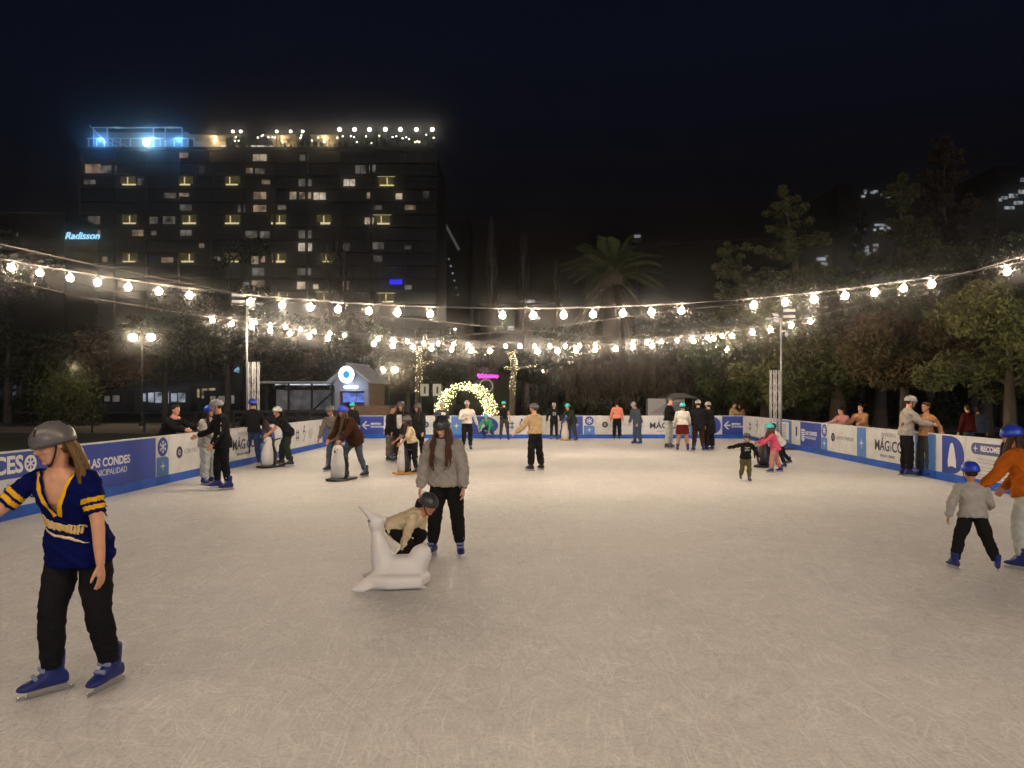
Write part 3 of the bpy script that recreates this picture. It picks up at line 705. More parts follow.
for i in range(34):
    px = rr.uniform(225, 434); b.ell((hx(px), HD + rr.uniform(.2, 1), hz(rr.uniform(134, 142))), .13, nu=6, nv=4)
H('fairy_light', b, m_spotw)
H('bar_light', MB().box((hx(258), HD + 1, hz(146)), (6.5, .3, .9)), emit('bar_glow', (1, .88, .78), .9, .8, .8))
H('bar_light', MB().box((hx(229), HD + 1, hz(146)), (4.5, .3, 1.0)), emit('bar_glow', (1, .88, .78), .9, .8, .8))
b = MB(); rr = random.Random(9)
for i in range(700):
    px = rr.choice((rr.uniform(225, 434), rr.uniform(225, 250))); s = rr.uniform(.15, .35)
    b.add([Vector((hx(px), HD + rr.uniform(.4, 1.6), hz(rr.uniform(137, 150)) + rr.uniform(-.2, .6))) + Vector((rr.uniform(-s, s), rr.uniform(-s, s), rr.uniform(-s, s))) for _ in range(4)], [(0, 1, 2, 3)])
H('roof_foliage', b, mat('roof_plants', (.06, .08, .03), .9))
b = MB(); put(b, text_mb('Radisson', 2.6, .15, .03, shear=.3), hx(84), HD - 12.6, hz(237))
wing = empty('hotel_wing', (hx(70), HD - 6, -.06), 0, 'low dark hotel wing carrying a pale blue script sign', 'building')
wing_o = Matrix.Translation((-hx(70), -(HD - 6), .06))
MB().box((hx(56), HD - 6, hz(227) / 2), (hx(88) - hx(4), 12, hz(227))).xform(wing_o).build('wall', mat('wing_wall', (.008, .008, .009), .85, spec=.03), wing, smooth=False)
MB().box((hx(56), HD - 6, hz(227) + .15), (hx(88) - hx(4) + .4, 12.4, .3)).xform(wing_o).build('roof', m_slab, wing, smooth=False)
b2 = MB(); put(b2, text_mb('Radisson', 2.1, .15, .03, shear=.3), X_of(82, HD - 12.3), HD - 12.3, Z_of(236, HD - 12.3))
b2.xform(wing_o).build('sign_lettering', emit('sign_blue_white', (.35, .72, 1.0), 1.6), wing, smooth=False)
H('blue_sign', MB().box((hx(60 + 861 / 2.56), HD - .7, hz(100 + 467 / 2.56)), (2.9, .2, 1.1)), emit('sign_blue', (.03, .03, 1.0), 1.0))

# further dark buildings whose lit windows show between the trees
def far_block(px0, px1, ytop, d, label, wins, depth=20, wm=None):
    xa, xb = X_of(px0, d), X_of(px1, d); zt = Z_of(ytop, d)
    r = empty('apartment_block', ((xa + xb) / 2, d, -.06), 0, label, 'building')
    T = Matrix.Translation((-(xa + xb) / 2, -d, .06))
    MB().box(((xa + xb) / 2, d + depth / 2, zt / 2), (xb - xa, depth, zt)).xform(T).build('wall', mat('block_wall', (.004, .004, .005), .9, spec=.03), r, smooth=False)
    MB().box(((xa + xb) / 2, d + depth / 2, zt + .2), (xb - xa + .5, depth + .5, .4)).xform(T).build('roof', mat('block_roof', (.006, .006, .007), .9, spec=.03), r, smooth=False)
    for (a, c, w, h, e) in wins:
        f = MB().box((X_of(a, d), d - .05, Z_of(c, d)), (w / F * d + .3, .14, h / F * d + .3)).xform(T).build('window', m_frame, r, smooth=False)
        MB().box((X_of(a, d), d - .15, Z_of(c, d)), (w / F * d, .05, h / F * d)).xform(T).build('pane', wm or emit('far_window', (.85, .92, 1.0), .3, .95, .7), f, smooth=False)
rr = random.Random(21)
w1 = [(872 + rr.uniform(-14, 16), 195 + rr.uniform(-4, 4), rr.uniform(2, 5), 2.2, 0) for _ in range(7)]
w1 += [(873 + rr.uniform(-18, 18), 227 + rr.choice((-2, 1, 3)), rr.uniform(2, 6), 2.2, 0) for _ in range(12)]
w1 += [(866 + rr.uniform(-10, 10), 250 + rr.uniform(-6, 6), rr.uniform(3, 6), 2.6, 0) for _ in range(8)] + [(865 + rr.uniform(-8, 26), 271 + rr.uniform(-3, 3), rr.uniform(2, 5), 2.2, 0) for _ in range(7)]
far_block(838, 900, 186, 190, 'dark apartment tower with white lit rows showing through the tall conifers', w1)
far_block(812, 832, 250, 185, 'dark low block with a bluish lit window cluster between two conifers', [(821, 259, 9, 3, 0), (824, 264, 6, 3, 0), (819, 267, 7, 2.5, 0), (826, 256, 3, 2, 0)])
far_block(996, 1060, 168, 180, 'dark block with slanting white lights at the edge of the frame beyond the trees', [(1004, 198, 6, 3, 0), (1013, 196, 9, 4, 0), (1022, 192, 8, 4, 0), (1009, 208, 10, 3, 0), (1018, 203, 9, 3.5, 0), (1022, 180, 4, 4, 0), (1000, 200, 3, 3, 0)])
far_block(437, 470, 222, 200, 'slim dark tower beside the hotel with a slanting lit edge', [(449 + i * .9, 259 + i * 3.6, 1.6, 1.6, 0) for i in range(0, 11, 2)])
b = MB(); d = 199.0
b.tube([pt(444, 222, d), pt(459, 250, d)], .35, 6)
tag(b.build('stair_rail', emit('stair_light', (.8, .75, .7), .10)), 'slanting dimly lit rail on the slim tower beside the hotel', 'light rail')
far_block(480, 560, 305, 150, 'low dark building behind the front bulbs with pale lit windows', [(527, 302, 14, 2.5, 0), (497, 328, 12, 3.5, 0), (511, 328, 6, 4, 0), (555, 378, 20, 3, 0), (530, 361, 12, 2.5, 0), (536, 318, 8, 2, 0)], 12)
r = empty('floodlight_mast', (X_of(637, 120), 120, -.06), 0, 'tall mast with a pale floodlight box above the palm', 'light mast')
zt = Z_of(238, 120); MB().tube([(0, 0, 0), (0, 0, zt)], .15, 8).build('mast', m_dark, r)
MB().box((0, 0, zt), (1.4, .5, 1.5)).build('floodlight', m_slab, r, smooth=False)
MB().box((0, -.28, zt + .3), (1.1, .06, .5)).build('lens', emit('far_flood', (.9, .9, 1), .22), r, smooth=False)
tag(MB().tube([pt(660, 245, 118), pt(760, 238, 118)], .05, 4).build('overhead_wire', m_cable), 'faint overhead wire leading off the floodlight mast', 'wire')

# ------------------------------------------------------------------ kiosk, arch, tent, signs
m_wood = mat('kiosk_wood', (.22, .14, .085), .75, var=.35, vscale=2.5, stretch=(1, 1, 9), bump=.3, bscale=8)
m_pale = mat('kiosk_pale', (.27, .27, .3), .7, var=.08)
m_roof = mat('kiosk_roof', (.5, .5, .52), .55, var=.1)
kd = 37.0; kx = X_of(352, kd)
kio = empty('kiosk', (kx, kd, -.06), R(-14), 'small wooden kiosk with gable roof, round white sign and glowing counter', 'kiosk')
kw, kde, kh, ka = 1.95, 1.7, 2.7, 3.4
def K(n, b, m, par=kio): return b.build(n, m, par, smooth=False)
b = MB(); b.box((-kw / 2 + .12, 0, kh / 2), (.24, .1, kh)); b.box((kw / 2 - .12, 0, kh / 2), (.24, .1, kh)); b.box((0, 0, .5), (kw - .5, .1, 1.0)); b.prism([(-kw / 2, kh - .55), (kw / 2, kh - .55), (kw / 2, kh), (0, ka - .05), (-kw / 2, kh)], -.045, .045)
K('front_wall', b, m_pale)
b = MB(); b.box((kw / 2 + .04, kde / 2 + .06, kh / 2), (.08, kde, kh)); K('side_wall', b, m_wood)
b = MB(); b.box((-kw / 2 - .04, kde / 2 + .06, kh / 2), (.08, kde, kh)); K('side_wall', b, m_wood)
b = MB(); b.box((0, kde + .1, kh / 2), (kw, .08, kh)); K('back_wall', b, m_wood)
for s in (-1, 1):
    sl = math.atan2(ka - kh, kw / 2); ln = math.hypot(kw / 2 + .4, ka - kh)
    M = Matrix.Rotation(s * sl, 3, 'Y'); K('roof', MB().box((s * (kw / 4 + .12), kde / 2 - .1, (kh + ka) / 2 + .03), (ln + .22, kde + .7, .07), M), m_roof)
K('counter', MB().box((0, -.22, 1.03), (kw + .1, .45, .06)), m_wood)
K('lit_panel', MB().box((-.4, .5, 1.8), (.75, .04, .5)), emit('menu_blue', (.22, .32, 1.0), .55, .5, 3))
K('lit_panel', MB().box((.4, .5, 1.8), (.75, .04, .5)), emit('menu_blue', (.22, .32, 1.0), .55, .5, 3))
K('shelf', MB().box((.35, .8, 1.3), (.8, .3, .5)), m_dark)
sg = K('sign_disc', MB().prism(circle(0, 3.0, .46, 40), -.62, -.46), m_pale)
K('ring', ring_mb(0, 3.0, .2, .44, -.645, -.622, 40), emit('sign_white', (.92, .96, 1), 3.2), sg)
K('centre', MB().prism(circle(0, 3.0, .2, 32), -.64, -.622), emit('sign_cyan', (.0, .33, .85), 1.05), sg)
K('light_bar', MB().box((0, -.12, 2.36), (.78, .1, .12)), emit('bar_white', (.75, .88, 1), 3))
l = bpy.data.lights.new('kiosk_lamp', 'POINT'); l.energy = 26; l.color = (.55, .7, 1.0); l.shadow_soft_size = .15
o = bpy.data.objects.new('kiosk_lamp', l); COL.objects.link(o); o.location = (kx, kd - .75, 2.35)
r = empty('planter_wall', (X_of(378, 36), 36, -.06), 0, 'low wall of warm brown timber planks before the kiosk', 'planter')
b = MB(); [b.box((0, 0, .12 + i * .17), (2.3, .09, .16)) for i in range(8)]; b.build('plank_panel', m_wood, r, smooth=False)
for s in (-1, 1): MB().box((s * 1.12, .09, .72), (.09, .09, 1.44)).build('post', m_wood, r, smooth=False)
# dark shed with rails on the hotel side of the kiosk
r = empty('terrace_shed', (X_of(309, 48), 48, -.06), 0, 'dark open shed with bright interior beside the kiosk', 'shed')
[MB().box((x, 0, 1.4), (.12, .12, 2.8)).build('post', m_dark, r, smooth=False) for x in (-2.9, -1.4, 0.2, 1.6, 2.9)]
MB().box((0, .8, 2.85), (6.6, 3, .14)).build('roof', m_roof, r, smooth=False)
MB().box((0, 2, 1.2), (5.8, .1, 2.3)).build('back_wall', mat('shed_wall', (.3, .3, .34), .8, var=.5, vscale=1.5), r, smooth=False)
MB().box((0, -.1, .5), (5.9, .1, .95)).build('front_panel', m_dark, r, smooth=False)
MB().box((-.4, 1.2, 2.72), (4.6, .12, .06)).build('tube_light', emit('tube_white', (.85, .92, 1), .7, .9, 1.5), r, smooth=False)
MB().tube([(.3, -.2, .9), (2.2, -.2, 2.7)], .06, 6).build('brace', m_dark, r)

m_fairy = emit('fairy_warm', (1.0, .86, .5), 9.0)
m_fairyg = emit('fairy_yellow_green', (1.0, .90, .42), 22)
m_gar = mat('garland_leaves', (.10, .14, .03), .8, var=.4, vscale=6)
ad = 40.0; ax0, ax1 = X_of(444, ad), X_of(498, ad); aw = (ax1 - ax0) / 2
arch = empty('light_arch', ((ax0 + ax1) / 2, ad, -.06), R(24), 'arched tunnel of greenery covered in yellow fairy lights', 'light arch')
rr = random.Random(3); vs, fs = [], []; lb = MB()
az = Z_of(381, ad) + .06 - .28
def arch_p(t, rad, y): return Vector((-math.cos(t) * rad * aw, y, (.85 + math.sin(t) * (az - .85)) if True else 0))
for i in range(7000):
    t = rr.uniform(-.35, math.pi + .35); y = rr.uniform(0, 1.6)
    p = arch_p(max(0, min(math.pi, t)), 1, y)
    if t < 0: p.z += t / .35 * .85
    if t > math.pi: p.z -= (t - math.pi) / .35 * .85
    q = Vector((rr.gauss(0, 1), rr.gauss(0, 1), rr.gauss(0, 1))).normalized() * rr.uniform(.05, .2)
    p = p + q; s = .05
    a = Vector((rr.uniform(-1, 1), rr.uniform(-1, 1), rr.uniform(-1, 1))).normalized() * s; c = a.orthogonal().normalized() * s
    o_ = len(vs); vs += [p + a, p + c, p - a, p - c]; fs.append((o_, o_ + 1, o_ + 2, o_ + 3))
    if i % 3 == 0: lb.ell(p + q * .35, .0125, nu=5, nv=3)
MB().add(vs, fs).build('garland', m_gar, arch, smooth=False); lb.build('fairy_light', m_fairyg, arch)
for s in (-1, 1):
    for y in (0.1, 1.5): MB().tube([(s * aw, y, 0), (s * aw, y, 1.0)], .04, 6).build('frame_leg', m_dark, arch)
rr = random.Random(8)
b = MB(); b.tube([(.42 * math.cos(t), 0, .42 * math.sin(t)) for t in [i * math.pi / 14 for i in range(29)]], .05, 8)
w_ = tag(b.build('ring_ornament', mat('ring_pale', (.6, .5, .45), .6)), 'pale ring ornament perched above the glowing arch', 'ornament'); w_.location = (X_of(486, 40.5), 40.5, Z_of(386, 40.5)); w_.scale = (.9, 1, .9)
# magenta neon script on a bracket
r = empty('neon_sign', (X_of(488, 60), 60, Z_of(376, 60)), 0, 'small magenta neon script sign glowing above the arch', 'neon sign')
b = MB(); pts = []; rr = random.Random(2)
for i in range(64):
    t = i / 63; hgt = .24 if t < .5 else .17
    pts.append((-.9 + 1.8 * t + .05 * math.sin(i * 2.1), 0, hgt * math.sin(i * 1.35) * (.5 + .5 * rr.random()) - .05 * t))
b.tube(catmull(pts, 3), .035, 5); b.build('neon_tube', emit('neon_magenta', (1.0, .08, .72), 1.6), r)
MB().box((0, .08, 0), (2.0, .04, .7)).build('backing', m_dark, r, smooth=False)
MB().tube([(0, .15, -.3), (0, .15, -3.6)], .05, 6).build('post', m_dark, r)
# two hanging white banners
for px, lb in ((424.5, 'white banner with dark bar hanging beside the lit trunk'), (437, 'white banner with dark bar hanging between the lit trunk and the arch')):
    d = 42; r = empty('hanging_banner', (X_of(px, d), d, -.06), 0, lb, 'banner', 'white banners near the arch')
    z = Z_of(389, d)
    MB().box((0, 0, z), (.5, .03, .72)).build('banner_sheet', mat('banner_cloth', (.7, .7, .66), .8), r, smooth=False)
    MB().box((.02, -.02, z), (.1, .01, .42)).build('print_bar', m_dark, r, smooth=False)
    MB().tube([(-.3, .05, 0), (-.3, .05, z + .45), (.28, .05, z + .45)], .03, 6).build('stand', m_dark, r)
# pale tent
td = 37.5; r = empty('market_tent', (X_of(668, td), td, -.06), 0, 'pale tent with a printed side wall and grey canopy behind the far boards', 'tent')
xa = X_of(646, td) - X_of(668, td); xb = X_of(694, td) - X_of(668, td); zt = Z_of(397.5, td)
MB().box(((xa + xb) / 2 - .2, 0, zt / 2), (xb - xa - .6, .04, zt)).build('side_wall', mat('tent_white', (.62, .61, .6), .8, var=.06), r, smooth=False)
MB().prism([(xa + .35, 1.05), (xa + 1.15, 1.55), (xb - .7, 1.55), (xb - .7, .4), (xa + .9, .4), (xa + .9, 1.05)], -.03, -.024).build('print_shape', mat('tent_print', (.3, .28, .33), .8), r, smooth=False)
MB().prism([(xa + .2, .95), (xa + 1.05, 1.5), (xa + 1.7, 1.5), (xa + .75, .95)], -.034, -.0305).build('print_shape', mat('tent_print_b', (.45, .44, .46), .8), r, smooth=False)
b = MB(); b.rings([[(xa + 1.0, -.5, zt + .02), (xb + .1, -.5, zt + .02), (xb + .1, 1.6, zt + .05), (xa + 1.0, 1.6, zt + .05)], [(xa + 1.5, .2, zt + .3), (xb - .5, .2, zt + .3), (xb - .5, .8, zt + .3), (xa + 1.5, .8, zt + .3)]]); b.build('canopy', mat('canopy_grey', (.4, .4, .4), .8), r, smooth=False)
for x in (xa + .05, xb - .05): MB().tube([(x, .06, 0), (x, .06, zt)], .03, 6).build('tent_pole', m_steel, r)

# park fence on the hotel side, and distant lit shopfronts seen between trunks
r = empty('park_fence', (-22, 36, -.06), R(3), 'low black railing along the gravel path on the hotel side', 'fence')
for i in range(9): MB().box((-10 + i * 2.6, 0, .52), (.07, .07, 1.05)).build('post', m_dark, r, smooth=False)
b = MB(); b.box((0.4, 0, 1.02), (21, .05, .05)); b.build('rail', m_dark, r, smooth=False)
b = MB(); b.box((0.4, 0, .5), (21, .04, .04)); b.build('rail', m_dark, r, smooth=False)
r = empty('dark_railing', (X_of(285, 33), 33, -.06), R(0), 'dark railing with boards between the pole and the kiosk', 'fence')
for i in range(5): MB().box((-2.4 + i * 1.2, 0, .6), (.06, .06, 1.2)).build('post', m_dark, r, smooth=False)
for z in (1.15, .85, .5, .2): MB().box((0, .02, z), (5, .04, .1)).build('rail', m_dark, r, smooth=False)
def shopfront(px, py, d, w, h, col, st, label):
    r = empty('shopfront', (X_of(px, d), d, -.06), 0, label, 'shopfront', None)
    ww, hh = w / F * d, h / F * d; z = Z_of(py, d)
    MB().box((0, 1, (z + hh) / 2), (ww + 1.2, 2, z + hh)).build('wall', mat('shop_wall', (.08, .08, .09), .9), r, smooth=False)
    f = MB().box((0, -.04, z), (ww + .2, .1, hh + .2)).build('window', m_frame, r, smooth=False)
    b = MB(); n = max(2, int(w / 7))
    for i in range(n): b.box((-ww / 2 + ww * (i + .5) / n, -.11, z), (ww / n * (.6 + .3 * ((i * 7) % 3) / 2), .04, hh * (.7 + .3 * ((i * 5) % 4) / 3)))
    b.build('pane', emit('shop_%d_%d' % (px, py), col, st, .9, .6), f, smooth=False)
shopfront(163, 397, 90, 46, 12, (.75, .85, 1), .32, 'distant bluish white lit shopfront behind the double lamp post')
shopfront(205, 393, 92, 22, 12, (1, .75, .45), .30, 'distant warm lit shopfront beyond the two embracing skaters')
shopfront(222, 399, 84, 26, 9, (.9, .85, .8), .16, 'distant dim lit shopfront behind the tall skater with the grey cap')
shopfront(112, 398, 88, 18, 8, (.9, .85, .8), .09, 'distant dim shopfront with a pale car-like glow by the hedge')
shopfront(6, 392, 80, 22, 18, (.8, .75, .85), .05, 'distant dim lilac shopfront at the edge beyond the hedge')
r = empty('park_sign', (X_of(237, 60), 60, -.06), 0, 'small pale blue lit sign on a post by the light pole', 'sign')
MB().tube([(0, 0, 0), (0, 0, Z_of(370, 60))], .04, 6).build('post', m_dark, r)
MB().box((0, -.06, Z_of(369, 60)), (.42, .06, .5)).build('sign_panel', emit('sign_pale', (.4, .75, 1), .5), r, smooth=False)
# ------------------------------------------------------------------ trees
def leaf_mat(name, c, c2=None, var=.4):
    """leaf colour varies leaf clump by leaf clump (object-space noise), two tints"""
    if name in MATS: return MATS[name]
    m = bpy.data.materials.new(name); m.use_nodes = True; nt = m.node_tree; N = nt.nodes; b = N['Principled BSDF']
    tc = N.new('ShaderNodeTexCoord'); n = N.new('ShaderNodeTexNoise'); n.inputs['Scale'].default_value = .9; n.inputs['Detail'].default_value = 6; n.inputs['Roughness'].default_value = .75
    nt.links.new(tc.outputs['Object'], n.inputs['Vector'])
    r = N.new('ShaderNodeValToRGB'); e = r.color_ramp.elements
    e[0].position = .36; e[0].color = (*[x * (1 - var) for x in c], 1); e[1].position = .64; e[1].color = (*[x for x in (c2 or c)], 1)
    nt.links.new(n.outputs['Fac'], r.inputs[0]); nt.links.new(r.outputs[0], b.inputs['Base Color'])
    b.inputs['Roughness'].default_value = .75; b.inputs['Specular IOR Level'].default_value = .25
    MATS[name] = m; return m
m_bark = mat('bark', (.085, .065, .05), .95, var=.35, vscale=3, stretch=(4, 4, 1), bump=.7, bscale=10)
m_barkp = mat('bark_pale', (.22, .17, .12), .95, var=.3, vscale=3, stretch=(4, 4, 1), bump=.6, bscale=10)
LV = {
 'green': leaf_mat('leaves_green', (.06, .10, .026), (.10, .13, .036)),
 'olive': leaf_mat('leaves_olive', (.085, .105, .034), (.13, .135, .045)),
 'rust': leaf_mat('leaves_rust', (.07, .075, .028), (.14, .095, .04)),
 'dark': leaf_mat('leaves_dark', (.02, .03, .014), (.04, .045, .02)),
 'brown': leaf_mat('leaves_brown', (.07, .05, .035), (.12, .08, .05)),
 'conifer': leaf_mat('needles', (.075, .09, .036), (.13, .13, .055)),
 'straw': leaf_mat('dead_fronds', (.065, .058, .036), (.12, .10, .062)),
 'palm': leaf_mat('palm_green', (.08, .105, .04), (.13, .15, .06)),
}
def leaves(rg, centers, n, size, elong=1.8, droop=0.0):
    """n leaf quads scattered over (centre, radius vec) clumps, denser towards each clump's skin"""
    np_r = np.random.RandomState(rg.randrange(1 << 30))
    C = np.array([c[0] for c in centers]); Rr = np.array([c[1] for c in centers])
    w = np.prod(Rr, axis=1) ** (2 / 3); idx = np_r.choice(len(C), n, p=w / w.sum())
    u = np_r.normal(size=(n, 3)); u /= np.linalg.norm(u, axis=1)[:, None]
    rad = np_r.uniform(.35, 1.08, n) ** .6
    P = C[idx] + u * Rr[idx] * rad[:, None]
    a = np_r.normal(size=(n, 3)); a[:, 2] -= droop; a /= np.linalg.norm(a, axis=1)[:, None]
    t = np_r.normal(size=(n, 3)); b = np.cross(a, t); b /= np.linalg.norm(b, axis=1)[:, None]
    s = size * np_r.uniform(.6, 1.4, n)[:, None]
    V = np.stack([P + a * s * elong, P + b * s * .6, P - a * s * elong * .8, P - b * s * .6], axis=1).reshape(-1, 3)
    return V, np.arange(n * 4).reshape(-1, 4)
def quads_obj(name, V, Fq, m, parent):
    me = bpy.data.meshes.new(name); nV, nF = len(V), len(Fq)
    me.vertices.add(nV); me.vertices.foreach_set('co', np.ascontiguousarray(V, dtype=np.float32).ravel())
    me.loops.add(nF * 4); me.loops.foreach_set('vertex_index', np.ascontiguousarray(Fq, dtype=np.int32).ravel())
    me.polygons.add(nF); me.polygons.foreach_set('loop_start', np.arange(0, nF * 4, 4, dtype=np.int32)); me.polygons.foreach_set('loop_total', np.full(nF, 4, dtype=np.int32))
    me.update(calc_edges=True); me.validate(); me.materials.append(m)
    o = bpy.data.objects.new(name, me); COL.objects.link(o); o.parent = parent; return o

def broad_tree(name, label, x, d, h, crown_w, crown_z0, leaf, n=9000, size=.09, seed=1, trunk_r=.25, lean=0.0, bark=None, group='trees round the rink', gaps=1.0, cat='tree', fork=True):
    rg = random.Random(seed); r = empty(name, (x, d, -.06), 0, label, cat, group)
    tr = MB(); th = crown_z0 + (h - crown_z0) * .25
    base = [Vector((0, 0, 0)), Vector((lean * .3, 0, th * .5)), Vector((lean * .6, 0, th)), Vector((lean, 0, th + (h - th) * .6))]
    tr.tube(catmull(base, 5), lerp_list([trunk_r * 1.35, trunk_r, trunk_r * .8, trunk_r * .55, .05], 16), 10)
    cl = []; nl = rg.randint(9, 12)
    for i in range(nl):
        t = rg.uniform(.0, .9); p0 = base[1].lerp(base[3], .15 + .85 * t) if True else 0
        az = i * 2.4 + rg.uniform(-.4, .4); zt = crown_z0 + (h - crown_z0) * (.12 + .85 * t) * rg.uniform(.85, 1.05)
        prof = math.sin(math.pi * min(.97, max(.12, (zt - crown_z0) / (h - crown_z0) * .75 + .22)))
        ro = crown_w / 2 * prof * rg.uniform(.6, 1.0)
        e = Vector((math.cos(az) * ro + lean, math.sin(az) * ro * .85, zt))
        mid = p0.lerp(e, .5) + Vector((0, 0, rg.uniform(-.1, .3)))
        tr.tube(catmull([p0, mid, e], 5), lerp_list([trunk_r * .42, trunk_r * .26, .02], 11), 6)
        k = rg.randint(3, 6)
        for j in range(k):
            q = p0.lerp(e, rg.uniform(.45, 1.1)) + Vector((rg.gauss(0, 1), rg.gauss(0, 1), rg.gauss(0, .7))) * crown_w * .09
            rr_ = crown_w * rg.uniform(.07, .15); cl.append(((q.x, q.y, max(q.z, crown_z0 * .9)), (rr_ * 1.15, rr_ * 1.15, rr_ * .75)))
            tr.tube([e.lerp(p0, .4), q], [.035, .012], 5)
    tr.build('trunk', bark or m_bark, r)
    V, Fq = leaves(rg, cl, n, size); quads_obj('crown', V, Fq, LV[leaf], r)
    return r
def conifer(label, x, d, h, w, leaf='conifer', seed=1, lean=0, n=7000, z0=.25, columnar=False, group='trees round the rink', size=.10):
    rg = random.Random(seed); r = empty('conifer_tree', (x, d, -.06), 0, label, 'tree', group)
    tr = MB(); tr.tube([(lean * (t ** 1.5), 0, h * t) for t in [i / 10 for i in range(11)]], lerp_list([.32, .24, .03], 11), 8)
    cl = []; nb = 110 if columnar else 60
    for i in range(nb):
        t = z0 + (1 - z0) * (i + rg.random()) / nb; az = rg.uniform(0, 6.283)
        ln = w / 2 * ((1 - t) / (1 - z0)) ** (.5 if columnar else .75) * rg.uniform(.5, 1.15) + .25
        p0 = Vector((lean * t ** 1.5, 0, h * t)); up = rg.uniform(.9, 1.6) if columnar else rg.uniform(-.12, .35)
        e = p0 + Vector((math.cos(az), math.sin(az), up)) * ln
        tr.tube(catmull([p0, p0.lerp(e, .5) + Vector((0, 0, -.06 * ln)), e], 3), lerp_list([.06, .03, .012], 7), 5)
        m = max(2, int(ln * 1.6))
        for j in range(m):
            q = p0.lerp(e, (j + .8) / m); s = .13 + .15 * (ln / (w / 2)) * (1 - .4 * j / m)
            cl.append(((q.x, q.y, q.z - .12), (s * 1.5, s * 1.5, s * 1.0)))
    tr.build('trunk', m_bark, r)
    V, Fq = leaves(rg, cl, n, size, 2.4, .5); quads_obj('crown', V, Fq, LV[leaf], r)
    return r
def bare_tree(label, x, d, h, seed, w=.28, name='bare_poplar', group='bare poplars behind the arch', spread=.22):
    rg = random.Random(seed); r = empty(name, (x, d, -.06), 0, label, 'tree', group); b = MB()
    b.tube([(0, 0, h * i / 8) for i in range(9)], lerp_list([.3, .16, .03], 9), 8); b.build('trunk', m_bark, r)
    c = MB()
    for i in range(70):
        z = h * rg.uniform(.2, .95); az = rg.uniform(0, 6.28); ln = h * spread * (1.1 - z / h) * rg.uniform(.6, 1.2) + .5
        p = Vector((0, 0, z)); e = p + Vector((math.cos(az) * w * ln, math.sin(az) * w * ln, ln))
        m = p.lerp(e, .5) + Vector((math.cos(az), math.sin(az), 0)) * ln * .1
        c.tube([p, m, e], [.05, .03, .01], 4)
        for k in range(4):
            q = p.lerp(e, rg.uniform(.3, .95)); f = q + Vector((rg.uniform(-.4, .4), rg.uniform(-.4, .4), rg.uniform(.4, 1.2))); c.tube([q, f], [.018, .006], 3)
    c.build('crown', m_bark, r); return r

# right side group (just outside the boards)
G = 'trees round the rink'
T = broad_tree
def TX(px, d): return X_of(px, d)
T('leafy_tree', 'broad leafy tree with thick forked trunk behind the pole light and board ring logo', TX(838, 30), 30, 5.6, 7.2, 2.0, 'olive', 28000, .058, 5, .34)
T('leafy_tree', 'rusty leaved bushy tree over the embracing couple', TX(905, 26), 26, 5.3, 5.6, 1.9, 'rust', 26000, .05, 6, .2)
T('leafy_tree', 'yellow green overhanging tree at the frame edge above the orange jacket', TX(1010, 19), 19, 5.0, 4.4, 2.2, 'olive', 30000, .04, 7, .16)
T('leafy_tree', 'dense green tree behind the pole light truss', TX(766, 37), 37, 6.0, 6.6, 1.9, 'green', 24000, .07, 8, .3)
T('leafy_tree', 'low spreading green tree behind the pale tent', TX(712, 42), 42, 5.2, 6.4, 1.6, 'green', 11000, .10, 9, .25)
T('leafy_tree', 'tall green tree rising behind the rusty one', TX(880, 36), 36, 8.3, 7.0, 2.6, 'green', 12000, .11, 10, .3)
T('leafy_tree', 'dark green tree at the far edge behind the yellow green one', TX(985, 33), 33, 7.2, 7.5, 2.0, 'green', 12000, .10, 12, .3)
T('leafy_tree', 'dark leafy tree in the second row between the pole light and the conifers', TX(820, 46), 46, 8.0, 8.5, 2.5, 'olive', 12000, .12, 13, .3)
conifer('tall open conifer leaning away from the palm', TX(812, 40), 40, Z_of(184, 40), 9.6, seed=14, lean=-1.7, n=46000, z0=.2, size=.065)
conifer('short leaning conifer beside the palm with thin tip', TX(770, 43), 43, Z_of(242, 43), 7.0, seed=15, lean=-2.6, n=26000, z0=.25, size=.065)
conifer('tall bushy conifer before the lit apartment tower', TX(893, 42), 42, Z_of(172, 42), 8.4, seed=16, lean=.6, n=36000, z0=.16, size=.07)
conifer('slim reddish brown cypress, the tallest of the tree group', TX(944, 48), 48, Z_of(144, 48), 6.0, leaf='brown', seed=17, n=34000, z0=.12, columnar=True, size=.075)
conifer('thin ragged conifer to the outside of the reddish cypress', TX(972, 48), 48, Z_of(224, 48), 6.0, leaf='brown', seed=18, lean=1.2, n=16000, size=.07)
conifer('faint thin conifer showing before the lit tower windows', TX(860, 60), 60, Z_of(205, 60), 4.0, leaf='dark', seed=19, n=5000)
T('leafy_tree', 'tall olive tree filling the gap under the reddish cypress', TX(930, 45), 45, Z_of(236, 45), 9.0, 2.6, 'olive', 26000, .075, 201, .3)
T('leafy_tree', 'tall green tree at the frame edge behind the yellow green one', TX(1004, 43), 43, Z_of(220, 43), 8.5, 2.6, 'green', 24000, .075, 202, .3)
T('leafy_tree', 'rounded olive tree under the tall leaning conifer', TX(786, 43), 43, Z_of(252, 43), 9.0, 2.4, 'olive', 30000, .07, 203, .28)
